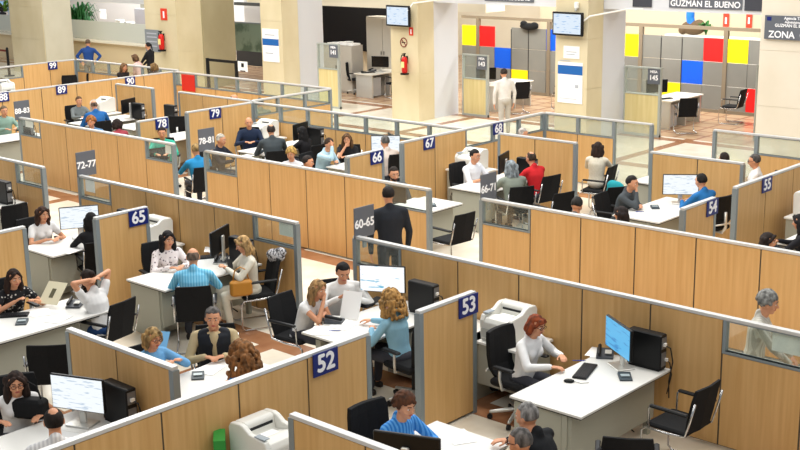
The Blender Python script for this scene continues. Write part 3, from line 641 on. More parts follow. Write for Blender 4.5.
def mk_mouse():
    r = thing('mouse', (0, 0, 0), 0, '', ''); MB().ell((0, 0, .012), (.032, .055, .022)).build('body', BLACK, r, smooth=True)
    MB().tube([(0, .05, .008), (.03, .12, .006), (.0, .2, .006)], .003, 5).build('cable', EDGE, r); return r
def mk_reader():
    r = thing('card_reader', (0, 0, 0), 0, '', ''); MB().prism([(-.09, 0), (.09, 0), (.09, .035), (-.09, .015)], -.065, .065, 'x').build('body', mat('reader_grey', (58, 68, 74), .5), r, bevel=.004)
    MB().box(-.045, .045, -.03, .03, .028, .034).build('display', mat('display_grey', (168, 182, 186), .3), r); return r
def mk_phone():
    r = thing('desk_phone', (0, 0, 0), 0, '', ''); MB().prism([(-.1, 0), (.1, 0), (.1, .06), (-.1, .02)], -.09, .09, 'x').build('base', mat('phone_grey', (70, 74, 80), .5), r, bevel=.004)
    b = MB(); b.cap((-.06, -.09, .055), (-.06, .09, .085), .02, .02); b.build('handset', BLACK, r, smooth=True)
    MB().box(0, .07, -.06, .05, .045, .055).build('keypad', PRN2, r); return r
def mk_papers():
    r = thing('paper_sheets', (0, 0, 0), 0, '', ''); rn = random.Random(9)
    for k in range(3):
        M = Matrix.Translation((rn.uniform(-.04, .04), rn.uniform(-.04, .04), .0015*k)) @ Matrix.Rotation(rn.uniform(-.3, .3), 4, 'Z')
        MB().box(-.105, .105, -.148, .148, 0, .0014, M).build('sheet', PAPER, r)
    return r

# ------------------------------------------------------------------ people
SKIN = {'l': (226, 172, 140), 'm': (208, 150, 116), 't': (190, 130, 96)}
def skin_m(k): return mat('skin_%s' % k, SKIN[k], .55)
def cloth_m(spec):
    'spec: rgb or (kind, rgb, rgb)'
    if isinstance(spec[0], (int, float)): return grain('cloth_%d_%d_%d' % tuple(spec), tuple(int(x*.9) for x in spec), spec, (5, 5, 5), .85, bump=.15)
    kind, a, b = spec; nm = '%s_%d_%d_%d_%d' % (kind, a[0], a[1], a[2], b[0])
    if nm in MC: return MC[nm]
    m = mat(nm, a, .85); nt, n, l, p = nodes(m); t = n.new('ShaderNodeTexCoord')
    if kind == 'stripe':
        tx = n.new('ShaderNodeTexWave'); tx.inputs['Scale'].default_value = 9; tx.bands_direction = 'X'; st = (.45, .6); out = tx.outputs[0]
    elif kind == 'dots':
        tx = n.new('ShaderNodeTexVoronoi'); tx.inputs['Scale'].default_value = 24; st = (.22, .34); out = tx.outputs[0]
    elif kind == 'check':
        tx = n.new('ShaderNodeTexNoise'); tx.inputs['Scale'].default_value = 30; st = (.45, .55); out = tx.outputs[0]
    l.new(t.outputs['Object'], tx.inputs['Vector']); r = ramp(n, [(st[0], lin(a)), (st[1], lin(b))]); l.new(out, r.inputs[0]); l.new(r.outputs[0], p.inputs['Base Color'])
    MC[nm] = m; return m
def hair_m(c): return grain('hair_%d_%d_%d' % c, tuple(int(x*.55) for x in c), c, (26, 26, 9), .8, stops=(.35, .65), bump=.6)
def remesh(o, vox, it=2):
    m = o.modifiers.new('remesh', 'REMESH'); m.mode = 'VOXEL'; m.voxel_size = vox; m.use_smooth_shade = True
    if it:
        s = o.modifiers.new('smooth', 'SMOOTH'); s.factor = .5; s.iterations = it
def ik(a, b, l1, l2, pole):
    d = b-a; L = d.length
    if L > (l1+l2)*.985: b = a+d.normalized()*(l1+l2)*.985; d = b-a; L = d.length
    if L < abs(l1-l2)+.02: b = a+d.normalized()*(abs(l1-l2)+.05); d = b-a; L = d.length
    u = d.normalized(); x = (l1*l1-l2*l2+L*L)/(2*L); h = math.sqrt(max(l1*l1-x*x, 0)); pp = (pole-u*pole.dot(u)).normalized()
    return a+u*x+pp*h, b
def person(px, py, face, label, shirt=(200, 200, 200), legs=(60, 62, 70), hair=(50, 36, 28), style='short', skin='m', stand=False, lean=12, side=0,
           hands='desk', sleeve=1, s=1.0, turn=0, nod=10, glasses=False, female=False, near=False, hs=1.0, vest=None, group=None, at=None, seat=.44, beard=False, feet=True):
    th = rad(face)
    la = rad(lean); ls = rad(side)
    s = s*.955 if (female and not stand) else s
    hz = (.93 if stand else seat+.07)*1.0
    up = V((sin(ls), sin(la), cos(la)*cos(ls))).normalized()
    hip = V((0, 0, hz)); tl = .50*s; neck = hip+up*tl
    upn = V((sin(ls)*.8, sin(la*.9+.12), cos(la*.8))).normalized()
    head = neck+upn*(.168*s)+V((0, .015, 0))
    ct, st_ = cos(th-pi/2), sin(th-pi/2)
    if at is None:
        g = gp(px, py, head.z); at = (g.x-(head.x*ct-head.y*st_), g.y-(head.x*st_+head.y*ct))
    root = thing('person', (at[0], at[1], 0), th-pi/2, label, 'person', group)
    vox = .0085 if near else .015
    sw = (.17 if female else .2)*s; sh = [neck+V((k*sw, -.01, -.06*s)) for k in (-1, 1)]; hw = .095*s
    SK = skin_m(skin); body = MB(); cl = MB(); tr = MB(); shoe = MB()
    # head
    HM = Matrix.Translation(head) @ Matrix.Rotation(rad(turn), 4, 'Z') @ Matrix.Rotation(rad(-nod), 4, 'X') @ Matrix.Scale(1.0*(.97 if female else 1.03), 4)
    body.ell((0, 0, .012), (.075, .094, .098), HM, 20, 14); body.ell((0, .026, -.05), (.054, .060, .062), HM, 16, 10); body.ell((0, .058, -.088), (.024, .026, .02), HM)
    body.cap((0, .085, .012), (0, .108, -.022), .009, .014, 8, HM); body.ell((0, .074, -.052), (.03, .016, .022), HM)
    for k in (-1, 1):
        body.ell((k*.078, -.008, -.008), (.011, .02, .031), HM); body.ell((k*.042, .06, -.03), (.022, .022, .024), HM); body.cap((k*.012, .088, .03), (k*.048, .076, .03), .007, .007, 6, HM)
    body.cap(neck+V((0, -.02, -.06)), head+V((0, -.015, -.06)), .06*s, .052, 12)
    # torso loft
    def ring(c, rx, ry, n=16): return [c+V((rx*cos(2*pi*i/n), ry*sin(2*pi*i/n), 0)) for i in range(n)]
    def torso(mb, g, z1=1.0, z0=-.10):
        w_ = (.165, .135, .15, .165, .15, .07) if female else (.16, .15, .165, .185, .175, .075)
        d_ = (.115, .095, .105, .115, .085, .06) if female else (.11, .11, .115, .12, .09, .065)
        rs = []
        for (t, a, b) in zip((z0, .28, .5, .75, .92, 1.02), w_, d_):
            rs.append(ring(hip+up*(tl*min(t, z1)), a*s+g, b*s+g))
        mb.loft(rs)
        if female: 
            for k in (-1, 1): mb.ell(hip+up*(tl*.66)+V((k*.065*s, .085*s, 0)), (.055*s+g, .05*s+g, .055*s+g))
    torso(body, -.006); body.ell(hip, (.15*s, .12*s, .12*s))
    torso(cl, .012)
    for k in (-1, 1): cl.cap(neck+V((k*.05, -.01, -.015)), sh[(k+1)//2], .05*s, .062*s, 10)
    cl.cap(neck+V((0, -.012, -.045)), neck+V((0, -.016, .028)), .078*s, .063*s, 12)
    # arms
    ua, fa = .285*s, .255*s; hd = {}
    for i, k in enumerate((-1, 1)):
        S = sh[i]
        H = {'desk': V((k*.13, .44, .80)), 'write': V((k*.10, .38, .80)), 'lap': V((k*.10, .26, seat+.17)), 'type': V((k*.14, .42, .80)), 'hang': V((k*.27, .05, hz-.14)),
             'chin': (head+V((.03, .10, -.14))) if k == 1 else V((-.02, .36, .80)), 'chinl': (head+V((-.03, .10, -.14))) if k == -1 else V((.02, .36, .80)), 'nape': head+V((k*.06, -.10, .02)), 'phone': (neck+V((k*.05, .30, -.14))),
             'hold': V((k*.12, .40, .93)), 'mouse': V((k*.18, .36+.12*(k+1)/2, .79)), 'hip': V((k*.24, -.04, hz+.04)), 'down': V((k*.2, .33, .80)), 'paper': V((k*.13, .42, .9 if k == 1 else .86)),
             'back': V((k*.06, -.20, hz)), 'crossed': V((-k*.06, .30, .80)), 'eye': (head+V((.07, .12, -.03))) if k == 1 else V((-.12, .33, .80)), 'reach': V((k*.12, .42+.1*k, .80))}[hands]
        pole = V((k*1.0, -.5, -.7)) if hands not in ('nape', 'hip') else V((k*1, .2, .3 if hands == 'nape' else 0))
        if hands == 'eye' and k == 1: pole = V((.6, .3, -1))
        if hands in ('chin',) and k == 1: pole = V((.5, .6, -1))
        if hands in ('chinl',) and k == -1: pole = V((-.5, .6, -1))
        E, W = ik(S, H, ua, fa, pole)
        body.cap(S, E, .044*s, .036*s, 12); body.cap(E, W, .037*s, .025*s, 12)
        d = (W-E).normalized(); out = V((k, 0, 0)); 
        if hands in ('desk', 'write', 'type', 'mouse', 'down', 'crossed', 'reach') or (hands in ('chin', 'eye') and k == -1) or (hands == 'chinl' and k == 1): d = V((d.x, d.y, d.z*.15)).normalized(); nrm = V((0, 0, 1))
        elif hands == 'hang': nrm = V((k, 0, 0))
        else: nrm = d.cross(V((k, .2, 0))).normalized() if abs(d.z) > .5 else V((0, 0, 1))
        side_ = nrm.cross(d).normalized(); 
        pc = W+d*.045*s
        M = Matrix(((side_.x, d.x, nrm.x, pc.x), (side_.y, d.y, nrm.y, pc.y), (side_.z, d.z, nrm.z, pc.z), (0, 0, 0, 1)))
        body.ell((0, 0, 0), (.038*s, .048*s, .016*s), M)
        tk = -k if side_.x*k > 0 else k
        tk = 1 if (side_*1).dot(V((-k, 0, 0))) > 0 else -1
        for q, L in zip((-1.5, -.5, .5, 1.5), (.055, .072, .078, .068) if tk > 0 else (.068, .078, .072, .055)):
            a = V((q*.019*s, .035*s, 0)); b2 = a+V((q*.003, L*.55*s, -.008)); c = b2+V((0, L*.42*s, -.026))
            body.cap(a, b2, .0095*s, .009*s, 8, M); body.cap(b2, c, .009*s, .0075*s, 8, M)
        a = V((tk*.03*s, -.015*s, -.004)); b2 = a+V((tk*.026*s, .03*s, -.012)); c = b2+V((tk*.006*s, .03*s, -.01))
        body.cap(a, b2, .013*s, .011*s, 8, M); body.cap(b2, c, .011*s, .009*s, 8, M)
        if sleeve > 0: cl.cap(S, S+(E-S)*min(1, sleeve*2), .058*s, (.05 if sleeve >= .5 else .056)*s, 12)
        if sleeve > .5: cl.cap(E, E+(W-E)*min(.97, (sleeve-.5)*2), .049*s, .036*s, 12)
    # legs
    for i, k in enumerate((-1, 1)):
        hp = hip+V((k*hw, 0, -.01))
        if stand: kn = V((k*.10, .02+.03*k, .49*s)); an = V((k*.11, -.02+.06*k, .09)); 
        else: kn = V((k*.12, .43*s, seat+.055)); an = V((k*.12, .42*s+.05*k, .085))
        body.cap(hp, kn, .075*s, .055*s, 12); body.cap(kn, an, .052*s, .036*s, 12)
        body.cap(an+V((0, -.02, -.045)), an+V((0, .13, -.06)), .032, .025, 10)
        tr.cap(hp, kn, .088*s, .067*s, 12); tr.cap(kn, an+V((0, 0, .02)), .066*s, .05*s, 12)
        if feet:
            sb = MB(); sb.cap(an+V((0, -.03, -.045)), an+V((0, .15, -.055)), .04, .032, 10); sb.box(k*.0+an.x-.035, an.x+.035, an.y-.06, an.y+.17, .0, .03)
            so = sb.build('shoe', mat('shoe_dark', (34, 28, 26), .4), root, smooth=True); remesh(so, .012, 1)
    tr.ell(hip+V((0, -.01, -.01)), (.165*s, .135*s, .115*s))
    bo = body.build('body', SK, root, smooth=True); remesh(bo, vox, 2 if near else 1)
    so = cl.build('shirt', cloth_m(shirt), root, smooth=True); remesh(so, .012 if near else .02, 3)
    to = tr.build('trousers', cloth_m(legs), root, smooth=True); remesh(to, .016, 3)
    if vest:
        vb = MB(); torso(vb, .03, .97, .0)
        for k in (-1, 1): vb.cap(neck+V((k*.075, .0, -.025)), neck+V((k*.15*s, -.005, -.055)), .062*s, .066*s, 10)
        vo = vb.build('vest', cloth_m(vest), root, smooth=True); remesh(vo, .014, 2)
        # open front: shirt placket seen through a narrow gap
        pb = MB(); pb.cap(hip+up*(tl*.3)+V((0, .135*s, 0)), hip+up*(tl*.93)+V((0, .095*s, 0)), .024, .052, 10); pb.build('shirt_front', cloth_m(shirt), root, smooth=True)
    # face details
    e = MB()
    for k in (-1, 1): e.m(0).ell((k*.03, .079, .01), (.014, .010, .007), HM); e.m(1).ell((k*.03, .085, .01), (.006, .006, .006), HM)
    e.build('eyes', [mat('eye_white', (228, 222, 216), .3), mat('iris_dark', (40, 28, 22), .3)], root, smooth=True)
    e = MB(); e.ell((0, .087, -.053), (.024, .008, .008), HM); e.build('lips', mat('lips', (176, 92, 82), .5), root, smooth=True)
    e = MB(); [e.cap((k*.014, .094, .034), (k*.046, .082, .036), .0045, .0035, 6, HM) for k in (-1, 1)]; e.build('eyebrows', hair_m(tuple(int(x*.7) for x in hair)), root, smooth=True)
    if glasses:
        g = MB()
        for k in (-1, 1):
            g.tube([(k*.032+.022*cos(a*pi/6), .101, .008+.017*sin(a*pi/6)) for a in range(13)], .0028, 6, HM); g.cap((k*.054, .10, .012), (k*.08, .0, .006), .0025, .0025, 5, HM)
        g.cap((-.01, .102, .012), (.01, .102, .012), .0025, .0025, 5, HM); g.build('glasses', mat('spectacle_frame', (60, 24, 22), .3), root)
    # hair
    HM = HM @ Matrix.Scale(hs, 4)
    hm = hair_m(hair); h = MB(); rn = random.Random(int(px*7+py))
    def scalp(fz, extra=0., back=-.055, rs=1.):
        def fn(u, p):
            k = 1.0
            inface = p.y > .02 and p.z < fz+.25*max(0, .07-abs(p.x))*0
            if inface: k = .78
            if p.z < back and p.y <= .02: k = .85
            q = p*k; nz = noise.noise(q*38+V((px, py, 0)))*extra; return q+u*nz
        return fn
    if style == 'crown':
        h.ell((0, -.010, .014), (.082, .096, .0985), HM, 32, 24, lambda u, p: p*(.8 if ((p-V((0, -.03, .088))).length < .045 or (p.y > .02 and p.z < .055) or p.z < -.06) else 1))
    elif style != 'bald':
        h.ell((0, -.012, .022), (.086, .098, .102), HM, 32, 22, scalp(.052, .006 if style != 'curly' else .02))
    else:
        def fnb(u, p):
            return p*(.8 if (p.z > .052 or (p.y > -.03 and p.z > .03) or p.y > .035 or p.z < -.05) else 1)
        h.ell((0, -.006, .012), (.0785, .0945, .0985), HM, 30, 24, fnb)
    if style in ('long', 'longbob', 'bob'):
        L = {'long': -.27, 'longbob': -.17, 'bob': -.085}[style]
        h.ell((0, -.055, L*.42), (.10, .058, -L*.62+.05), HM, 20, 14)
        for k in (-1, 1):
            h.cap((k*.066, -.012, .03), (k*.092, -.004, L*.5), .034, .042, 10, HM); h.cap((k*.092, -.004, L*.5), (k*.084, .0, L*.92), .042, .026, 10, HM)
            h.cap((k*.026, .072, .088), (k*.078, .04, .01), .022, .02, 8, HM)
        if style == 'bob': h.cap((-.045, .078, .066), (.045, .078, .066), .018, .018, 10, HM)
        for q in range(26):
            aa = rn.uniform(.78*pi, 2.22*pi); zz = rn.uniform(L, .03); h.ell((cos(aa)*.10, -.02+sin(aa)*.075, zz), (.028, .026, .045), HM, 8, 6)
    if style == 'curly' or style == 'curlylong' or style == 'curlyshort':
        n = 330 if style == 'curlylong' else 170; hv = 1.28 if style == 'curlylong' else 1.06
        for q in range(n):
            a = rn.uniform(0, 2*pi); z = rn.uniform(-.04, 1) if style != 'curlylong' else rn.uniform(-1.7, 1)
            rr = math.sqrt(max(0, 1-min(1, abs(z))**2)) if z > 0 else 1.0+.12*min(1, -z)
            p = V((cos(a)*.092*rr, -.018+sin(a)*.098*rr, .02+z*.11))
            p.x *= (1.0 if z > .6 else 1.06)
            if p.y > .035 and p.z < .06: continue
            if z < -.2 and p.y > .02: continue
            if z < 0: p.x *= hv; p.y = -.02+(p.y+.02)*hv
            h.ell(p, (.021, .021, .024), HM, 8, 5)
    if style in ('bun', 'pony'):
        h.ell((0, -.105, .03 if style == 'bun' else .03), (.042, .036, .042), HM)
        if style == 'pony': h.cap((0, -.12, .02), (0, -.14, -.16), .032, .016, 10, HM)
    if beard:
        bd = MB(); bd.ell((0, .03, -.062), (.060, .062, .052), HM, 16, 10, lambda u, p: p*(.8 if p.z > .035 else 1)); bd.build('beard', hm, root, smooth=True)
    ho = h.build('hair', hm, root, smooth=True); remesh(ho, .007 if near else .01, 1)
    return root

def place_chair(kind, x, y, face, label, group=None):
    mk = {'s': mk_swivel, 'v': mk_visitor}[kind]
    return inst(kind, mk, (x, y, 0), rad(face)-pi/2, label, 'chair', group or ('black swivel chairs' if kind == 's' else 'black visitor chairs'))
def chair_under(p, kind, label, back=.06):
    a = p.rotation_euler.z+pi/2; return place_chair(kind, p.location.x-cos(a)*back, p.location.y-sin(a)*back, math.degrees(a), label)

WHT = (236, 236, 236); DK = (36, 38, 44)
PE = {}
def pp(key, px, py, face, label, chair=None, **k):
    p = person(px, py, face, label, **k); PE[key] = p
    if chair:
        c = chair_under(p, chair[0], chair[1])
    return p
# --- front rows
pp('p1', 16, 383, -25, 'person with long dark hair and glasses in a white sleeveless top, bottom left corner', ('s', 'black chair of the long-haired person in glasses, bottom left corner'), shirt=WHT, style='long', hair=(52, 36, 30), female=True, near=True, glasses=True, sleeve=0, hands='down', lean=16, s=.97)
pp('p2', 54, 421, 150, 'balding person in a pale striped shirt seen from behind, at the bottom left', ('s', 'black chair of the balding person at the bottom left'), shirt=('stripe', (206, 206, 208), (232, 232, 232)), style='crown', hair=(40, 32, 28), near=True, lean=10)
pp('p3', 14, 278, -5, 'person with dark wavy hair and a black dotted top reading a folder, left edge', ('s', 'black chair of the dark wavy-haired person at the left edge'), shirt=('dots', (210, 206, 200), (22, 22, 26)), style='long', hair=(52, 34, 26), female=True, near=True, sleeve=.25, hands='paper', lean=14)
pp('p4', 88, 279, 192, 'person in a white T-shirt and jeans with both hands behind the head', ('v', 'black visitor chair of the person with hands behind the head'), shirt=WHT, legs=(38, 74, 128), style='bun', hair=(44, 30, 24), female=True, near=True, sleeve=.25, hands='nape', lean=16, nod=32)
pp('p5', 43, 214, -5, 'person with short brown hair and a white T-shirt looking right, behind a white desk', ('s', 'black chair of the white T-shirted person behind the left desk'), shirt=WHT, style='longbob', hair=(70, 44, 32), female=True, sleeve=.25, hands='write', lean=10, near=True)
pp('p6', 91, 220, 160, 'person in black with smooth black hair in front of a bright monitor', ('v', 'black chair of the person in black beside the 65 sign'), shirt=(22, 22, 26), style='longbob', hair=(20, 18, 20), female=True, lean=10)
pp('p7', 168, 239, -15, 'long black-haired person in a pale dotted blouse, right of the 65 sign', ('s', 'black high-backed chair of the person in the dotted blouse'), shirt=('dots', (90, 74, 84), (230, 220, 218)), style='long', hair=(28, 22, 24), female=True, near=True, hands='write', lean=10)
pp('p8', 193, 257, 140, 'bald person in a light blue striped shirt seen from behind', ('v', 'black visitor chair of the bald person in light blue'), shirt=('stripe', (96, 176, 216), (136, 204, 234)), style='bald', hair=(126, 108, 94), near=True, lean=14, s=1.0)
pp('p9', 243, 244, 246, 'person with shoulder-length fair hair in a cream suit looking at a phone', ('v', 'black visitor chair of the person in the cream suit'), shirt=(226, 220, 204), legs=(228, 222, 204), style='longbob', hair=(196, 158, 104), female=True, near=True, hands='phone', lean=5, nod=22)
pp('p10', 153, 338, 0, 'fair-haired person with red-framed glasses in light blue, below the bald visitor', ('v', 'black chair of the fair-haired person with red-framed glasses'), shirt=(110, 170, 220), style='bob', hair=(178, 146, 96), female=True, near=True, glasses=True, lean=8, hands='hold')
pp('p11', 213, 318, -40, 'grey-haired person in a dark vest over a beige shirt, facing the camera', ('v', 'black chair of the person in the dark vest'), shirt=(196, 178, 140), vest=(34, 38, 46), hair=(104, 100, 98), near=True, hands='write', lean=12, nod=5)
pp('p12', 241, 356, 175, 'person with a mass of curly brown hair and a bright blue top, seen from behind', ('s', 'black chair of the curly-haired person in bright blue'), shirt=(38, 120, 190), style='curlylong', hs=1.25, hair=(150, 104, 62), female=True, near=True, lean=20, hands='write')
pp('p13', 318, 289, 5, 'person with wavy light brown hair and a white sleeveless top leaning on one hand', ('v', 'black visitor chair of the wavy-haired person leaning on one hand'), shirt=WHT, style='longbob', hair=(176, 138, 90), female=True, near=True, sleeve=.12, hands='chin', lean=24, nod=12)
pp('p14', 343, 272, -30, 'young dark-haired person in a white shirt reading a sheet of paper', ('v', 'black chair of the young dark-haired person reading paper'), shirt=(232, 232, 230), hair=(24, 20, 22), near=True, hands='paper', lean=14, nod=25)
pp('p15', 390, 301, 183, 'person with curly fair hair and a pale blue blouse beside the bright web-page screen', None, shirt=(142, 190, 214), style='curlylong', hs=1.12, hair=(186, 142, 82), female=True, near=True, lean=10, hands='reach')
a = PE['p15'].location; place_chair('s', a.x+.18, a.y+.02, 175, 'large black swivel chair with a pale frame behind the curly fair-haired person')
pp('p16', 388, 195, 150, 'person in a dark suit walking away along the aisle beside the 60-65 sign', stand=True, shirt=(34, 38, 46), legs=(30, 33, 40), hair=(34, 28, 26), hands='hang', lean=2, s=1.06, nod=5)
pp('p17', 536, 325, 0, 'red-haired person with a bob and a white blouse working at the large white desk', ('s', 'black swivel chair of the red-haired person'), shirt=(240, 240, 240), style='bob', hair=(150, 70, 36), female=True, near=True, hands='mouse', lean=12, nod=15, glasses=True)
pp('p18', 405, 406, -5, 'person with short curly brown hair in a bright blue striped shirt at the bottom centre', ('s', 'black rounded chair of the curly-haired person in blue stripes'), shirt=('stripe', (40, 120, 200), (90, 160, 225)), style='curly', hair=(92, 54, 32), female=True, near=True, lean=16)
pp('p19', 527, 416, 185, 'grey-haired person in a black jacket leaning over the desk at the bottom', ('v', 'black chair of the grey-haired person in black, bottom centre'), shirt=(24, 26, 30), hair=(150, 148, 146), near=True, lean=20, hands='reach', skin='m')
pp('p20', 520, 442, 195, 'grey-haired person with glasses, only the head showing at the bottom edge', shirt=(60, 60, 66), hair=(112, 108, 106), near=True, glasses=True, lean=20, seat=.40)
# --- second block
pp('p21', 511, 167, 150, 'person in a grey-green jacket and grey headscarf seen from behind, by the 66-71 sign', ('v', 'black visitor chair of the person in the grey-green jacket'), shirt=(134, 142, 130), style='longbob', hair=(150, 160, 166), lean=10)
pp('p22', 531, 158, 170, 'person in a red shirt seen from behind, beside the two-panel partition', ('v', 'black visitor chair of the person in the red shirt'), shirt=(206, 34, 40), hair=(70, 56, 44), style='crown', lean=14)
pp('p23', 475, 156, 0, 'dark-haired person in a white shirt behind the desk under the 67 sign', ('s', 'black swivel chair of the white-shirted person under the 67 sign'), shirt=(236, 236, 238), hair=(34, 28, 26), hands='write', lean=6, sleeve=.6, near=True)
pp('p24', 598, 148, 110, 'person with dark hair in a beige jacket with dark prints, seen from behind', None, shirt=('check', (208, 202, 184), (214, 208, 192)), legs=(220, 214, 200), style='longbob', hair=(52, 36, 28), female=True, lean=4, seat=.5)
pp('p25', 632, 183, 5, 'dark-haired person in a grey suit, hand at the face, left of the 54 sign', ('v', 'black chair of the person in the grey suit'), shirt=(70, 76, 80), legs=(60, 64, 70), hair=(40, 34, 32), hands='chin', lean=16)
pp('p26', 701, 181, 165, 'short-haired person in a blue shirt seen from behind, by the 54 sign', ('s', 'black chair of the blue-shirted person by the 54 sign'), shirt=(36, 112, 176), hair=(34, 30, 28), lean=12)
pp('p27', 754.5, 161, 200, 'grey-haired person in a white shirt and glasses above the 55 sign', ('s', 'chair of the white-shirted person above the 55 sign'), shirt=(236, 234, 230), hair=(90, 86, 84), glasses=True, lean=0, hands='lap')
pp('p28', 724, 159, 150, 'dark-haired person whose head just shows over the partition left of the white-shirted one', shirt=(70, 70, 76), hair=(44, 34, 30), seat=.34, lean=0, hands='lap')
pp('p29', 621, 214, 190, 'dark-haired person whose head shows over the long partition below the grey suit', shirt=(60, 50, 50), style='longbob', hair=(40, 30, 28), female=True, lean=10)
pp('p30', 768, 303, 20, 'curly grey-haired person in a pale striped top behind the glass, right edge', shirt=('stripe', (176, 172, 160), (206, 204, 194)), style='curly', hair=(150, 150, 146), female=True, near=True, lean=8, hands='paper', stand=True, s=.9)
pp('p31', 768, 241, 15, 'dark-haired person whose head shows over the long partition near the right edge', shirt=(90, 80, 90), style='longbob', hair=(44, 34, 30), female=True, lean=10)
pp('p32', 800, 222, 190, 'person in black with a teal scarf at the far right edge', shirt=(24, 24, 30), hair=(30, 26, 28), style='long', female=True, lean=8)
pp('p33', 394, 174, -30, 'bearded dark-haired person looking over the partition under the 66 sign', ('s', 'black chair of the bearded person'), shirt=(70, 78, 86), hair=(44, 34, 28), beard=True, hands='lap', lean=4)
pp('p34', 385, 142, 165, 'grey-haired person in a pale shirt seen from behind, above the 66 sign', ('s', 'black chair of the grey-haired person above the 66 sign'), shirt=(214, 200, 190), hair=(104, 102, 100), lean=14)
pp('p35', 347, 139, -50, 'person with long brown hair in black resting the chin on a hand', ('v', 'black chair of the long brown-haired person in black'), shirt=(26, 26, 30), style='long', hair=(110, 80, 52), female=True, hands='chin', sleeve=.25, lean=15)
pp('p36', 329, 144, 10, 'person in a pale blue shirt with a hand over the face, behind the long partition', ('v', 'black chair of the person in pale blue with a hand over the face'), shirt=(176, 208, 224), style='short', hair=(70, 52, 38), hands='eye', lean=18, nod=25)
pp('p37', 302, 132, 185, 'person with very long black hair and black clothes among the seated group', ('v', 'black chair of the person with very long black hair'), shirt=(22, 20, 24), style='long', hair=(22, 20, 22), female=True, sleeve=.3, lean=6)
pp('p38', 291, 154, -60, 'person with curly blonde hair whose face shows just above the partition', shirt=(226, 226, 230), style='curly', hair=(206, 166, 92), female=True, lean=6)
pp('p39', 271, 130, 150, 'balding person in dark grey seen from behind, opposite the navy-shirted one', ('v', 'black chair of the balding person in dark grey'), shirt=(66, 74, 78), style='crown', seat=.50, s=1.06, hair=(60, 52, 48), lean=12)
pp('p40', 249, 122.5, -40, 'bald person in a navy shirt facing the camera, right of the 79 sign', ('s', 'black chair of the bald person in navy'), shirt=(26, 40, 66), style='bald', hair=(60, 50, 46), lean=6, hands='write')
pp('p41', 221, 140, 20, 'white-haired person behind the partition right of the 78-81 sign', ('v', 'dark chair of the white-haired person'), shirt=(30, 34, 46), style='short', hair=(216, 210, 196), lean=6)
pp('p42', 308, 162, 30, 'dark-haired person, only the top of the head above the partition beside the blonde curls', shirt=(50, 50, 56), hair=(48, 40, 38), lean=26)
# --- far blocks
pp('p43', 162, 133, -40, 'dark-haired person in a teal green top under the 78 sign', ('s', 'chair of the person in the teal green top'), shirt=(56, 176, 150), hair=(38, 28, 26), lean=6)
pp('p44', 196, 150, 160, 'person in a bright blue top seen from behind, left of the 78-81 sign', ('v', 'black chair of the person in the bright blue top'), shirt=(40, 140, 196), style='short', hair=(170, 140, 90), lean=10)
pp('p45', 79, 101, -10, 'person in a grey jacket with brown hair in a bun, below the 89 sign', ('s', 'chair of the person in the grey jacket'), shirt=(112, 118, 118), style='bun', hair=(104, 76, 50), female=True, lean=4)
pp('p46', 94, 105, 160, 'balding person in a blue shirt seen from behind, below the 89 sign', ('v', 'chair of the balding person in the blue shirt'), shirt=(30, 96, 160), style='bald', seat=.50, s=1.06, hair=(120, 100, 86), lean=24)
pp('p47', 91, 122, -50, 'person with ginger hair just above the partition below the 89 sign', shirt=(90, 130, 170), style='curlyshort', hair=(176, 112, 56), lean=6)
pp('p48', 117, 124, 170, 'person with dark hair and a pink collar just above the partition, near the 78 sign', ('v', 'dark chair of the person with the pink collar'), shirt=(170, 70, 84), style='bob', hair=(44, 32, 28), female=True, lean=8)
pp('p49', 4, 111, -10, 'person in a pale green top at the left edge under the 88 sign', ('s', 'chair of the person in pale green'), shirt=(140, 170, 156), hair=(130, 110, 86), lean=6)
pp('p50', 88, 43, 130, 'person in a blue sweater and grey trousers standing at the counter, seen from behind', stand=True, shirt=(28, 66, 130), legs=(120, 118, 112), hair=(104, 84, 66), hands='hip', lean=3)
pp('p51', 148, 46, 200, 'person with black hair in a ponytail, dressed in black, standing by the column', stand=True, shirt=(22, 22, 26), legs=(24, 24, 28), style='pony', hair=(26, 22, 22), female=True, hands='hold', lean=3)
pp('p52', 124, 67, 0, 'fair-haired person, leftmost of the group of three beside the 90 sign', shirt=(40, 34, 34), style='longbob', hair=(134, 100, 66), female=True, stand=True, s=.9, feet=True, hands='crossed', lean=14)
pp('p53', 135, 58, 200, 'person in a pale pink top, middle of the group beside the 90 sign', shirt=(226, 186, 180), style='bob', hair=(110, 80, 54), female=True, stand=True, s=.9, feet=True, hands='crossed', lean=14)
pp('p54', 154, 67, 180, 'light brown-haired person, rightmost seated one beside the 90 sign', shirt=(90, 80, 70), style='bob', hair=(140, 108, 66), female=True, stand=True, s=.9, feet=True, hands='crossed', lean=10)
pp('p55', 234, 99, 30, 'bald person whose head just shows above the wooden partition near the 79 sign', shirt=(90, 90, 96), style='bald', hair=(120, 110, 100), lean=4)
pp('p56', 260, 103, 150, 'person in a grey-green top seen through the glass above the 79 sign row', shirt=(120, 124, 104), hair=(60, 50, 44), lean=6)
pp('p57', 510, 81, 150, 'person in a loose white shirt walking past the glass partition near the 68 sign', stand=True, shirt=(232, 228, 220), legs=(196, 190, 178), hair=(60, 48, 40), hands='hang', lean=3, at=(-18.4, 24.0))
pp('p58', 523, 134, 30, 'white-haired person whose head just shows above the two-panel partition by the 68 sign', shirt=(200, 200, 204), hair=(210, 200, 190), lean=4)
pp('p59', 11, 36, 180, 'small figure in black behind the counter at the upper left edge', stand=True, shirt=(24, 24, 30), hair=(26, 24, 24), style='bob', female=True, at=(-54.5, 31.0))
pp('p60', 577, 205, 100, 'dark-haired person whose head shows over the long partition, left of the grey suit', shirt=(90, 92, 90), hair=(46, 44, 42), lean=10, nod=25)
a = PE['p24'].location; place_chair('v', a.x+.05, a.y-.02, 190, 'black visitor chair of the person in the beige print jacket')

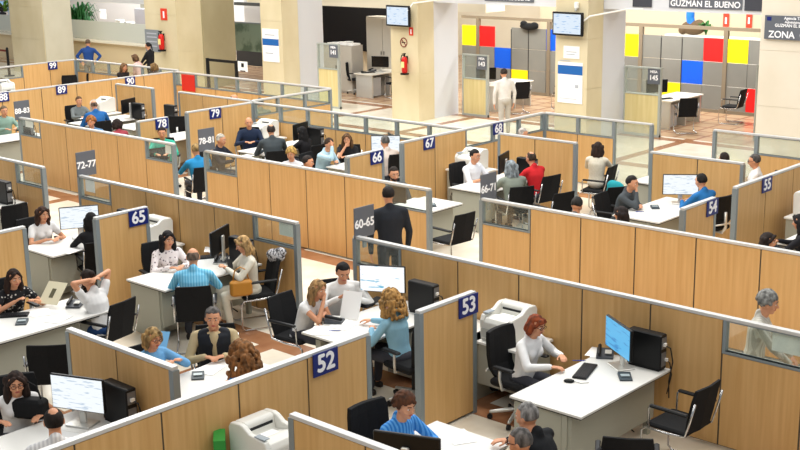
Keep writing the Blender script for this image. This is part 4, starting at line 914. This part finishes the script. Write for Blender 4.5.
# ------------------------------------------------------------------ desks and what stands on them
DG = 'white office desks'
def desk(x, y, rz, label): return inst('desk', mk_desk, (x, y, 0), rad(rz), label, 'desk', DG)
desk(-6.73, 8.87, 0, 'large white desk of the red-haired person, front right')
desk(-13.1, 8.87, 0, 'white desk beside the 65 sign')
desk(-8.88, 10.53, 180, 'white desk between the young man reading and the curly fair-haired person')
desk(-15.72, 8.87, 0, 'white desk left of the 65 panel, holding a bright monitor')
desk(-12.95, 6.28, 0, 'white desk at the left edge covered with papers')
desk(-9.72, 6.28, 0, 'white desk between the person in the dark vest and the curly brown hair')
desk(-9.72, 4.44, 0, 'white desk in the bottom left corner, under the bright monitor')
desk(-6.88, 6.30, 0, 'white desk at the bottom centre, in front of the 53 panel')
desk(-13.42, 15.92, 0, 'white desk under the 67 sign')
desk(-13.28, 13.45, 0, 'white desk between the 66 panel and the 66-71 sign')
desk(-10.06, 15.92, 0, 'white desk by the 54 sign')
desk(-19.2, 15.95, 0, 'white desk of the bald person in navy')
desk(-16.52, 15.9, 0, 'white desk between the long brown hair and the grey-haired person')
desk(-15.38, 13.5, 0, 'white desk behind the long partition left of the 66 sign')
desk(-25.42, 15.9, 0, 'white desk below the 89 sign')
desk(-24.1, 16.25, 0, 'white desk between the 90 and 79 signs, below the black chair')
desk(-22.1, 15.9, 0, 'white desk left of the panel with the 79 sign')
desk(-25.1, 13.0, 0, 'white desk at the left edge below the 88-83 sign')
desk(-19.17, 8.9, 0, 'white desk behind the glass partition at the left edge')
desk(-31.6, 17.2, 0, 'white desk between the 99 and 89 signs')
desk(-11.2, 18.3, 0, 'white desk beside the person in the print jacket')
desk(-7.3, 15.9, 0, 'white desk right of the 55 panel')
PT = 'white printer tables'; PR = 'white laser printers'
def printer(x, y, rz, where, table=True, z=.72):
    if table: inst('table', mk_table, (x+(.06 if where.startswith('at the bottom') else 0), y, 0), rad(rz), 'white printer table '+where, 'table', PT)
    inst('printer', mk_printer, (x, y, z), rad(rz), 'white laser printer '+where, 'printer', PR)
printer(-7.80, 10.26, 180, 'behind the 53 panel')
printer(-7.46, 6.36, -90, 'at the bottom edge, below the 52 panel')
printer(-14.45, 10.28, 180, 'right of the 65 panel')
printer(-14.2, 17.5, 180, 'behind the white-shirted person under the 67 sign')
printer(-20.1, 17.5, 180, 'behind the bald person in navy')
printer(-26.3, 17.5, 180, 'below the 89 sign')
printer(-31.9, 17.95, -90, 'below the 99 sign at the left')
printer(-7.65, 17.9, -90, 'right of the 55 sign at the right edge')
def item(key, mk, px, py, z, rz, label, cat, group=None, at=None):
    p = gp(px, py, z) if at is None else V((at[0], at[1], z)); return inst(key, mk, (p.x, p.y, z), rad(rz), label, cat, group)
Z = .741
def monitor(kind, scr, x, y, face, label, wd=.58, hg=.34): inst('mon_'+kind, mk_monitor(scr, wd, hg), (x, y, .74), rad(face)-pi/2, label, 'monitor', 'computer monitors')
monitor('blue', BLU, -6.34, 10.22, 238, 'monitor with a bright blue page seen edge-on, front right desk')
monitor('web', WEB, -9.72, 10.25, -62, 'large bright monitor with a web page behind the curly fair hair', )
monitor('doc', DOC, -9.36, 5.72, -68, 'large bright monitor in the bottom left corner')
monitor('doc', DOC, -15.5, 9.75, -30, 'bright monitor in front of the person in black')
monitor('dark', BLU, -12.75, 10.2, 205, 'monitor seen from behind beside the person in the cream suit')
monitor('doc', DOC, -9.62, 17.25, -55, 'bright monitor beside the 54 sign')
monitor('doc', DOC, -16.05, 17.1, -50, 'bright white monitor above the 66 sign')
monitor('dark', BLU, -18.55, 17.15, 195, 'dark monitor seen edge-on beside the balding person in dark grey')
monitor('dark', BLU, -13.05, 17.0, 200, 'dark monitor seen edge-on before the person in the red shirt')
monitor('dark', BLU, -13.0, 13.95, 100, 'dark monitor seen through the glass near the walking person')
monitor('dark', BLU, -24.75, 17.2, 200, 'dark monitor seen edge-on below the 89 sign')
monitor('dark', BLU, -6.14, 6.72, 112, 'monitor seen from behind at the bottom centre')
def tower(x, y, rz, label): inst('tower', mk_tower, (x, y, .74), rad(rz), label, 'computer', 'black computer towers')
tower(-6.13, 10.42, 90, 'black computer tower at the end of the front right desk')
tower(-9.12, 6.0, 90, 'black computer tower right of the bottom left monitor')
tower(-9.08, 10.28, 90, 'black computer tower right of the web-page monitor')
tower(-15.05, 10.3, 90, 'black computer tower behind the 65 panel')
tower(-12.42, 10.3, 90, 'black computer tower behind the person in the cream suit')
tower(-24.5, 17.3, 90, 'black computer tower below the 90 sign')
tower(-18.3, 17.35, 90, 'black computer tower beside the very long black hair')
tower(-12.75, 17.3, 90, 'black computer tower in front of the red shirt')
tower(-18.62, 10.28, 90, 'black computer tower behind the glass partition at the left edge')
tower(-23.6, 17.6, 90, 'black computer tower right of the panel under the 90 sign')
tower(-24.55, 14.3, 90, 'black computer tower at the left edge below the 88-83 sign')
KB = 'black keyboards'; PG = 'sheets of paper on the desks'
item('kb', mk_keyboard, 585, 372, Z, 108, 'black keyboard in front of the red-haired person', 'keyboard', KB)
item('kb', mk_keyboard, 10, 316, Z, 50, 'black keyboard on the paper-covered desk at the left edge', 'keyboard', KB)
item('kb', mk_keyboard, 213, 257, Z, 60, 'black keyboard beside the bald person in light blue', 'keyboard', KB)
item('kb', mk_keyboard, 372, 303, Z, 100, 'black keyboard in front of the curly fair-haired person', 'keyboard', KB)
item('mouse', mk_mouse, 569, 382, Z, -60, 'black mouse under the hand of the red-haired person', 'mouse')
item('reader', mk_reader, 625, 378, Z, 40, 'grey card reader on the front right desk', 'card reader', 'card readers')
item('reader', mk_reader, 22, 323, Z, 50, 'grey card reader beside the keyboard at the left edge', 'card reader', 'card readers')
item('reader', mk_reader, 198, 377, Z, 50, 'grey card reader behind the 52 panel', 'card reader', 'card readers')
item('reader', mk_reader, 655, 208, Z, 40, 'dark card reader on the desk by the 54 sign', 'card reader', 'card readers')
item('reader', mk_reader, 432, 206, Z, 50, 'dark card reader on the desk right of the walking person', 'card reader', 'card readers')
item('phone', mk_phone, 605, 356, Z, 30, 'dark desk phone behind the blue monitor', 'phone', 'desk phones')
item('phone', mk_phone, 75, 306, Z, 40, 'dark desk phone beside the white-shirted elbow at the left', 'phone', 'desk phones')
item('phone', mk_phone, 221, 262, Z, 40, 'dark desk phone in front of the person in the cream suit', 'phone', 'desk phones')
for px, py, rz, lab in ((598, 352, 30, 'sheets of paper behind the keyboard, front right desk'), (38, 312, 60, 'sheets of paper spread before the dark wavy-haired person'), (58, 318, 20, 'sheets of paper by the elbow of the white T-shirt, left desk'),
                        (72, 250, 10, 'sheets of paper on the desk of the short brown-haired person'), (320, 330, 40, 'sheets of paper in front of the person leaning on one hand'), (345, 324, 10, 'sheets of paper under the hands of the young reader'),
                        (210, 368, 20, 'sheets of paper in front of the person in the dark vest'), (60, 438, 30, 'sheets of paper in the bottom left corner'), (455, 436, 60, 'sheets of paper by the hand at the bottom centre'),
                        (212, 249, 60, 'pile of papers under the dark monitor beside the cream suit'), (470, 187, 30, 'sheets of paper under the 67 sign'), (650, 215, 40, 'sheets of paper on the desk by the 54 sign'),
                        (246, 156, 20, 'sheets of paper before the bald person in navy'), (80, 118, 20, 'sheets of paper before the person in the grey jacket'), (415, 200, 20, 'sheets of paper behind the glass near the walking person')):
    item('papers', mk_papers, px, py, Z, rz, lab, 'papers', PG)
for px, py, lab in ((579, 361, 'blue pen in front of the red-haired person'), (640, 212, 'dark pen on the desk by the 54 sign'), (335, 331, 'dark pen on the desk of the leaning person')):
    p = gp(px, py, Z); r = thing('pen', (p.x, p.y, Z+.006), rad(40), lab, 'pen'); MB().cap((-.065, 0, 0), (.055, 0, 0), .005, .005, 8).build('barrel', mat('pen_blue', (36, 60, 150), .4), r); MB().cap((.055, 0, 0), (.075, 0, 0), .004, .001, 6).build('tip', BLACK, r)
# held papers, folder, phone
def held(px, py, z, rz, tilt, sz, m, label, cat, name, extra=None):
    p = gp(px, py, z); r = thing(name, (p.x, p.y, z), rad(rz), label, cat); M = Matrix.Rotation(rad(tilt), 4, 'X')
    MB().box(-sz[0]/2, sz[0]/2, -.004, .004, -sz[1]/2, sz[1]/2, M).build('sheet', m, r)
    if extra: MB().box(-.03, .03, -.0065, -.0042, -.07, .06, M).build('photo_patch', extra, r)
    return r
held(351, 305, .90, 20, -25, (.24, .33), PAPER, 'white sheet of paper held up by the young dark-haired person', 'paper', 'sheet_of_paper')
held(53, 293, .90, 20, -48, (.28, .32), mat('folder_cream', (222, 214, 184), .6), 'open cream folder with a dark patch, held at the left desk', 'folder', 'folder', mat('patch_olive', (96, 92, 70), .6))
held(158, 344, .80, 30, -40, (.22, .3), mat('paper_blue', (120, 180, 226), .6), 'light blue sheet in front of the person with red-framed glasses', 'paper', 'blue_sheet')
p = PE['p9']; r = held(230, 264, .88, 60, -30, (.07, .14), BLACK, 'dark mobile phone in the hands of the person in the cream suit', 'phone', 'mobile_phone')

# ------------------------------------------------------------------ chairs without people
for k, x, y, f, lab in (('v', -5.45, 9.95, 178, 'empty black visitor chair at the front right desk, seen from the side'),
                        ('v', -5.25, 8.65, 122, 'black chair seen from behind at the bottom right edge'),
                        
                        ('v', -11.35, 6.68, 135, 'empty black chair before the paper-covered desk at the left'),
                        ('v', -11.75, 14.0, 175, 'empty black visitor chair right of the desk beyond the glass, near the walking person'),
                        ('v', -10.9, 17.2, 150, 'black chair with a teal jacket, left of the grey suit'),
                        ('v', -11.4, 16.2, 165, 'black visitor chair right of the two-panel partition'),
                        ('s', -17.6-.0, 9.75, 178, 'black chair below the left-edge computer tower'), ('s', -22.85, 17.35, 120, 'black swivel chair between the 90 and 79 signs'),
                        ('s', gp(69, 79, .85).x, gp(69, 79, .85).y, 150, 'black chair back right of the 99 sign'),
                        ('s', gp(95, 77, .85).x, gp(95, 77, .85).y, 140, 'dark chair back between the 99 and 90 signs'),
                        ('v', -17.2, 18.9, 60, 'dark chair back beyond the glass, left of the bright white monitor'),
                        ('v', -16.3, 18.9, 60, 'dark chair back beyond the glass, behind the bright white monitor'),
                        ('v', -15.4, 18.9, 60, 'dark chair back beyond the glass, nearest the 67 sign'),
                        ('v', -20.3, 14.6, 170, 'large black chair back left of the bright blue top')):
    place_chair(k, x, y, f, lab)
c = gp(630, 172, .8); b = MB(); b.ell((0, 0, 0), (.2, .09, .22)); b.ell((.05, -.02, -.2), (.16, .08, .2)); b.ell((-.08, .02, .12), (.12, .08, .1)); o = b.build('teal_jacket', cloth_m((30, 150, 160)), None, smooth=True); remesh(o, .02, 3); o.location = (-10.9, 17.35, .72); tag(o, 'teal jacket hung over a black chair left of the grey suit', 'jacket')
# bags
def handbag(loc, rz, m, label, sz=(.3, .12, .22)):
    r = thing('handbag', loc, rz, label, 'bag'); MB().rbox((0, 0, sz[2]/2), sz, .03).build('body', m, r, bevel=.01)
    MB().tube([(-sz[0]*.35, 0, sz[2]), (-sz[0]*.25, 0, sz[2]*1.6), (0, 0, sz[2]*1.8), (sz[0]*.25, 0, sz[2]*1.6), (sz[0]*.35, 0, sz[2])], .009, 6).build('handle', m, r, smooth=True); return r
p = PE['p9'].location; handbag((p.x+.12, p.y-.28, .50), rad(60), mat('tan_leather', (190, 130, 50), .45), 'tan handbag on the chair behind the person in the cream suit')
p = gp(484, 400, 0); b = MB(); b.ell((0, 0, .22), (.13, .1, .2)); b.ell((0, 0, .42), (.09, .08, .1)); b.tube([(-.06, 0, .48), (0, 0, .6), (.06, 0, .48)], .012, 6); o = b.build('backpack', BLACKF, None, smooth=True); o.location = (p.x-.05, p.y+.25, 0); tag(o, 'black backpack standing on the floor right of the 53 panel', 'bag')
handbag((PE['p1'].location.x+.25, PE['p1'].location.y+.0, .745), rad(30), BLACKF, 'black handbag in front of the long-haired person, bottom left corner', (.34, .16, .2))
p = gp(577, 204, .75); b = MB(); b.ell((0, 0, .0), (.17, .11, .2)); b.ell((.12, 0, -.05), (.12, .1, .15)); o = b.build('black_bag', BLACKF, None, smooth=True); o.location = (-10.35, 14.7, .2); tag(o, 'black bag on the floor behind the long partition below the print jacket', 'bag')
p = gp(283, 272, .86); b = MB(); b.ell((0, 0, 0), (.17, .09, .09)); b.ell((.08, .02, .06), (.1, .07, .06)); b.ell((-.08, .03, -.05), (.1, .06, .08)); o = b.build('scarf', cloth_m(('check', (60, 60, 66), (200, 200, 204))), None, smooth=True); remesh(o, .014, 2); c9 = PE['p9']; an = c9.rotation_euler.z+pi/2; o.location = (c9.location.x-cos(an)*.36, c9.location.y-sin(an)*.36, .93); tag(o, 'grey patterned scarf draped over the back of the cream suit chair', 'scarf')
# binders beside the front printer
p = gp(214, 444, .8); r = thing('binder', (-7.68, 6.02, .72), rad(50), 'green box file left of the printer at the bottom edge', 'file'); MB().box(-.05, .05, -.13, .13, 0, .3).build('cover', mat('binder_green', (46, 140, 56), .5), r); MB().box(-.03, .03, -.132, -.1305, .05, .2).build('spine_label', PAPER, r)

# ------------------------------------------------------------------ back offices
def office_desk(px, py, label, rz=0, scr=None):
    p = gp(px, py, .74); r = thing('metal_desk', (p.x, p.y, 0), rad(rz), label, 'desk', 'desks of the back offices')
    MB().box(0, 1.7, 0, .8, .71, .74).build('top', mat('pale_top', (226, 222, 210), .35), r, bevel=.004)
    for x in (.05, .85, 1.6): MB().box(x, x+.05, .05, .75, 0, .71).build('leg', SILVER, r)
    MB().box(.1, .5, .1, .6, .05, .62).build('drawer_unit', mat('unit_grey', (176, 178, 178), .4), r); MB().box(.12, 1.6, .6, .63, .25, .7).build('modesty_panel', mat('unit_grey', (176, 178, 178), .4), r); return p
def place_back(px, py, lab, L=1.7): return office_desk(px, py, lab, 90)
p = place_back(372, 75, 'grey desk in the room with the dark wall')
inst('mon_off', mk_monitor(mat('screen_off', (14, 15, 18), .2)), (p.x-.35, p.y+.75, .74), rad(-70)-pi/2, 'dark monitor on the grey desk before the cabinets', 'monitor', 'computer monitors')
item('kb', mk_keyboard, 0, 0, Z, 60, 'black keyboard on the grey desk before the cabinets', 'keyboard', KB, at=(p.x-.5, p.y+.35))
item('phone', mk_phone, 0, 0, Z, 0, 'dark phone on the grey desk before the cabinets', 'phone', 'desk phones', at=(p.x-.65, p.y+.7))
place_chair('s', p.x-1.25, p.y+.6, 10, 'black high chair behind the grey desk before the cabinets')
place_chair('v', p.x+.45, p.y+.6, 160, 'black visitor chair at the grey desk before the cabinets')
p = place_back(498, 86.5, 'pale desk in the middle back office')
inst('mon_off', None, (p.x-.55, p.y+.15, .74), rad(-60)-pi/2, 'dark monitor on the desk left of the walking person', 'monitor', 'computer monitors')
tower(p.x-.35, p.y+.7, 30, 'black computer tower on the desk left of the walking person')
place_chair('v', p.x+.55, p.y+.25, 150, 'black visitor chair at the pale desk behind the walking person')
place_chair('v', p.x+1.05, p.y+1.75, 190, 'black visitor chair at the glazed wall, right of the pale desk')
p = place_back(671, 101.5, 'pale desk in the right back office')
inst('mon_off', None, (p.x-.6, p.y+.3, .74), rad(-40)-pi/2, 'dark monitor on the desk behind plate 145', 'monitor', 'computer monitors')
item('kb', mk_keyboard, 0, 0, Z, 70, 'black keyboard on the pale desk behind plate 145', 'keyboard', KB, at=(p.x-.35, p.y+.3))
place_chair('v', p.x+.5, p.y-.1, 130, 'black visitor chair in front of the right back desk')
place_chair('v', p.x+.75, p.y+1.9, 185, 'empty black visitor chair facing left before the red square')

item('phone', mk_phone, 335, 322, Z, 120, 'dark phone near the elbow of the leaning person', 'phone', 'desk phones')
item('mouse', mk_mouse, 250, 257, Z, -60, 'black mouse on the desk behind the cream suit', 'mouse')
inst('table', None, (-8.42, 10.26, 0), 0, 'white side table between the curly fair hair and the 53 printer', 'table', PT)
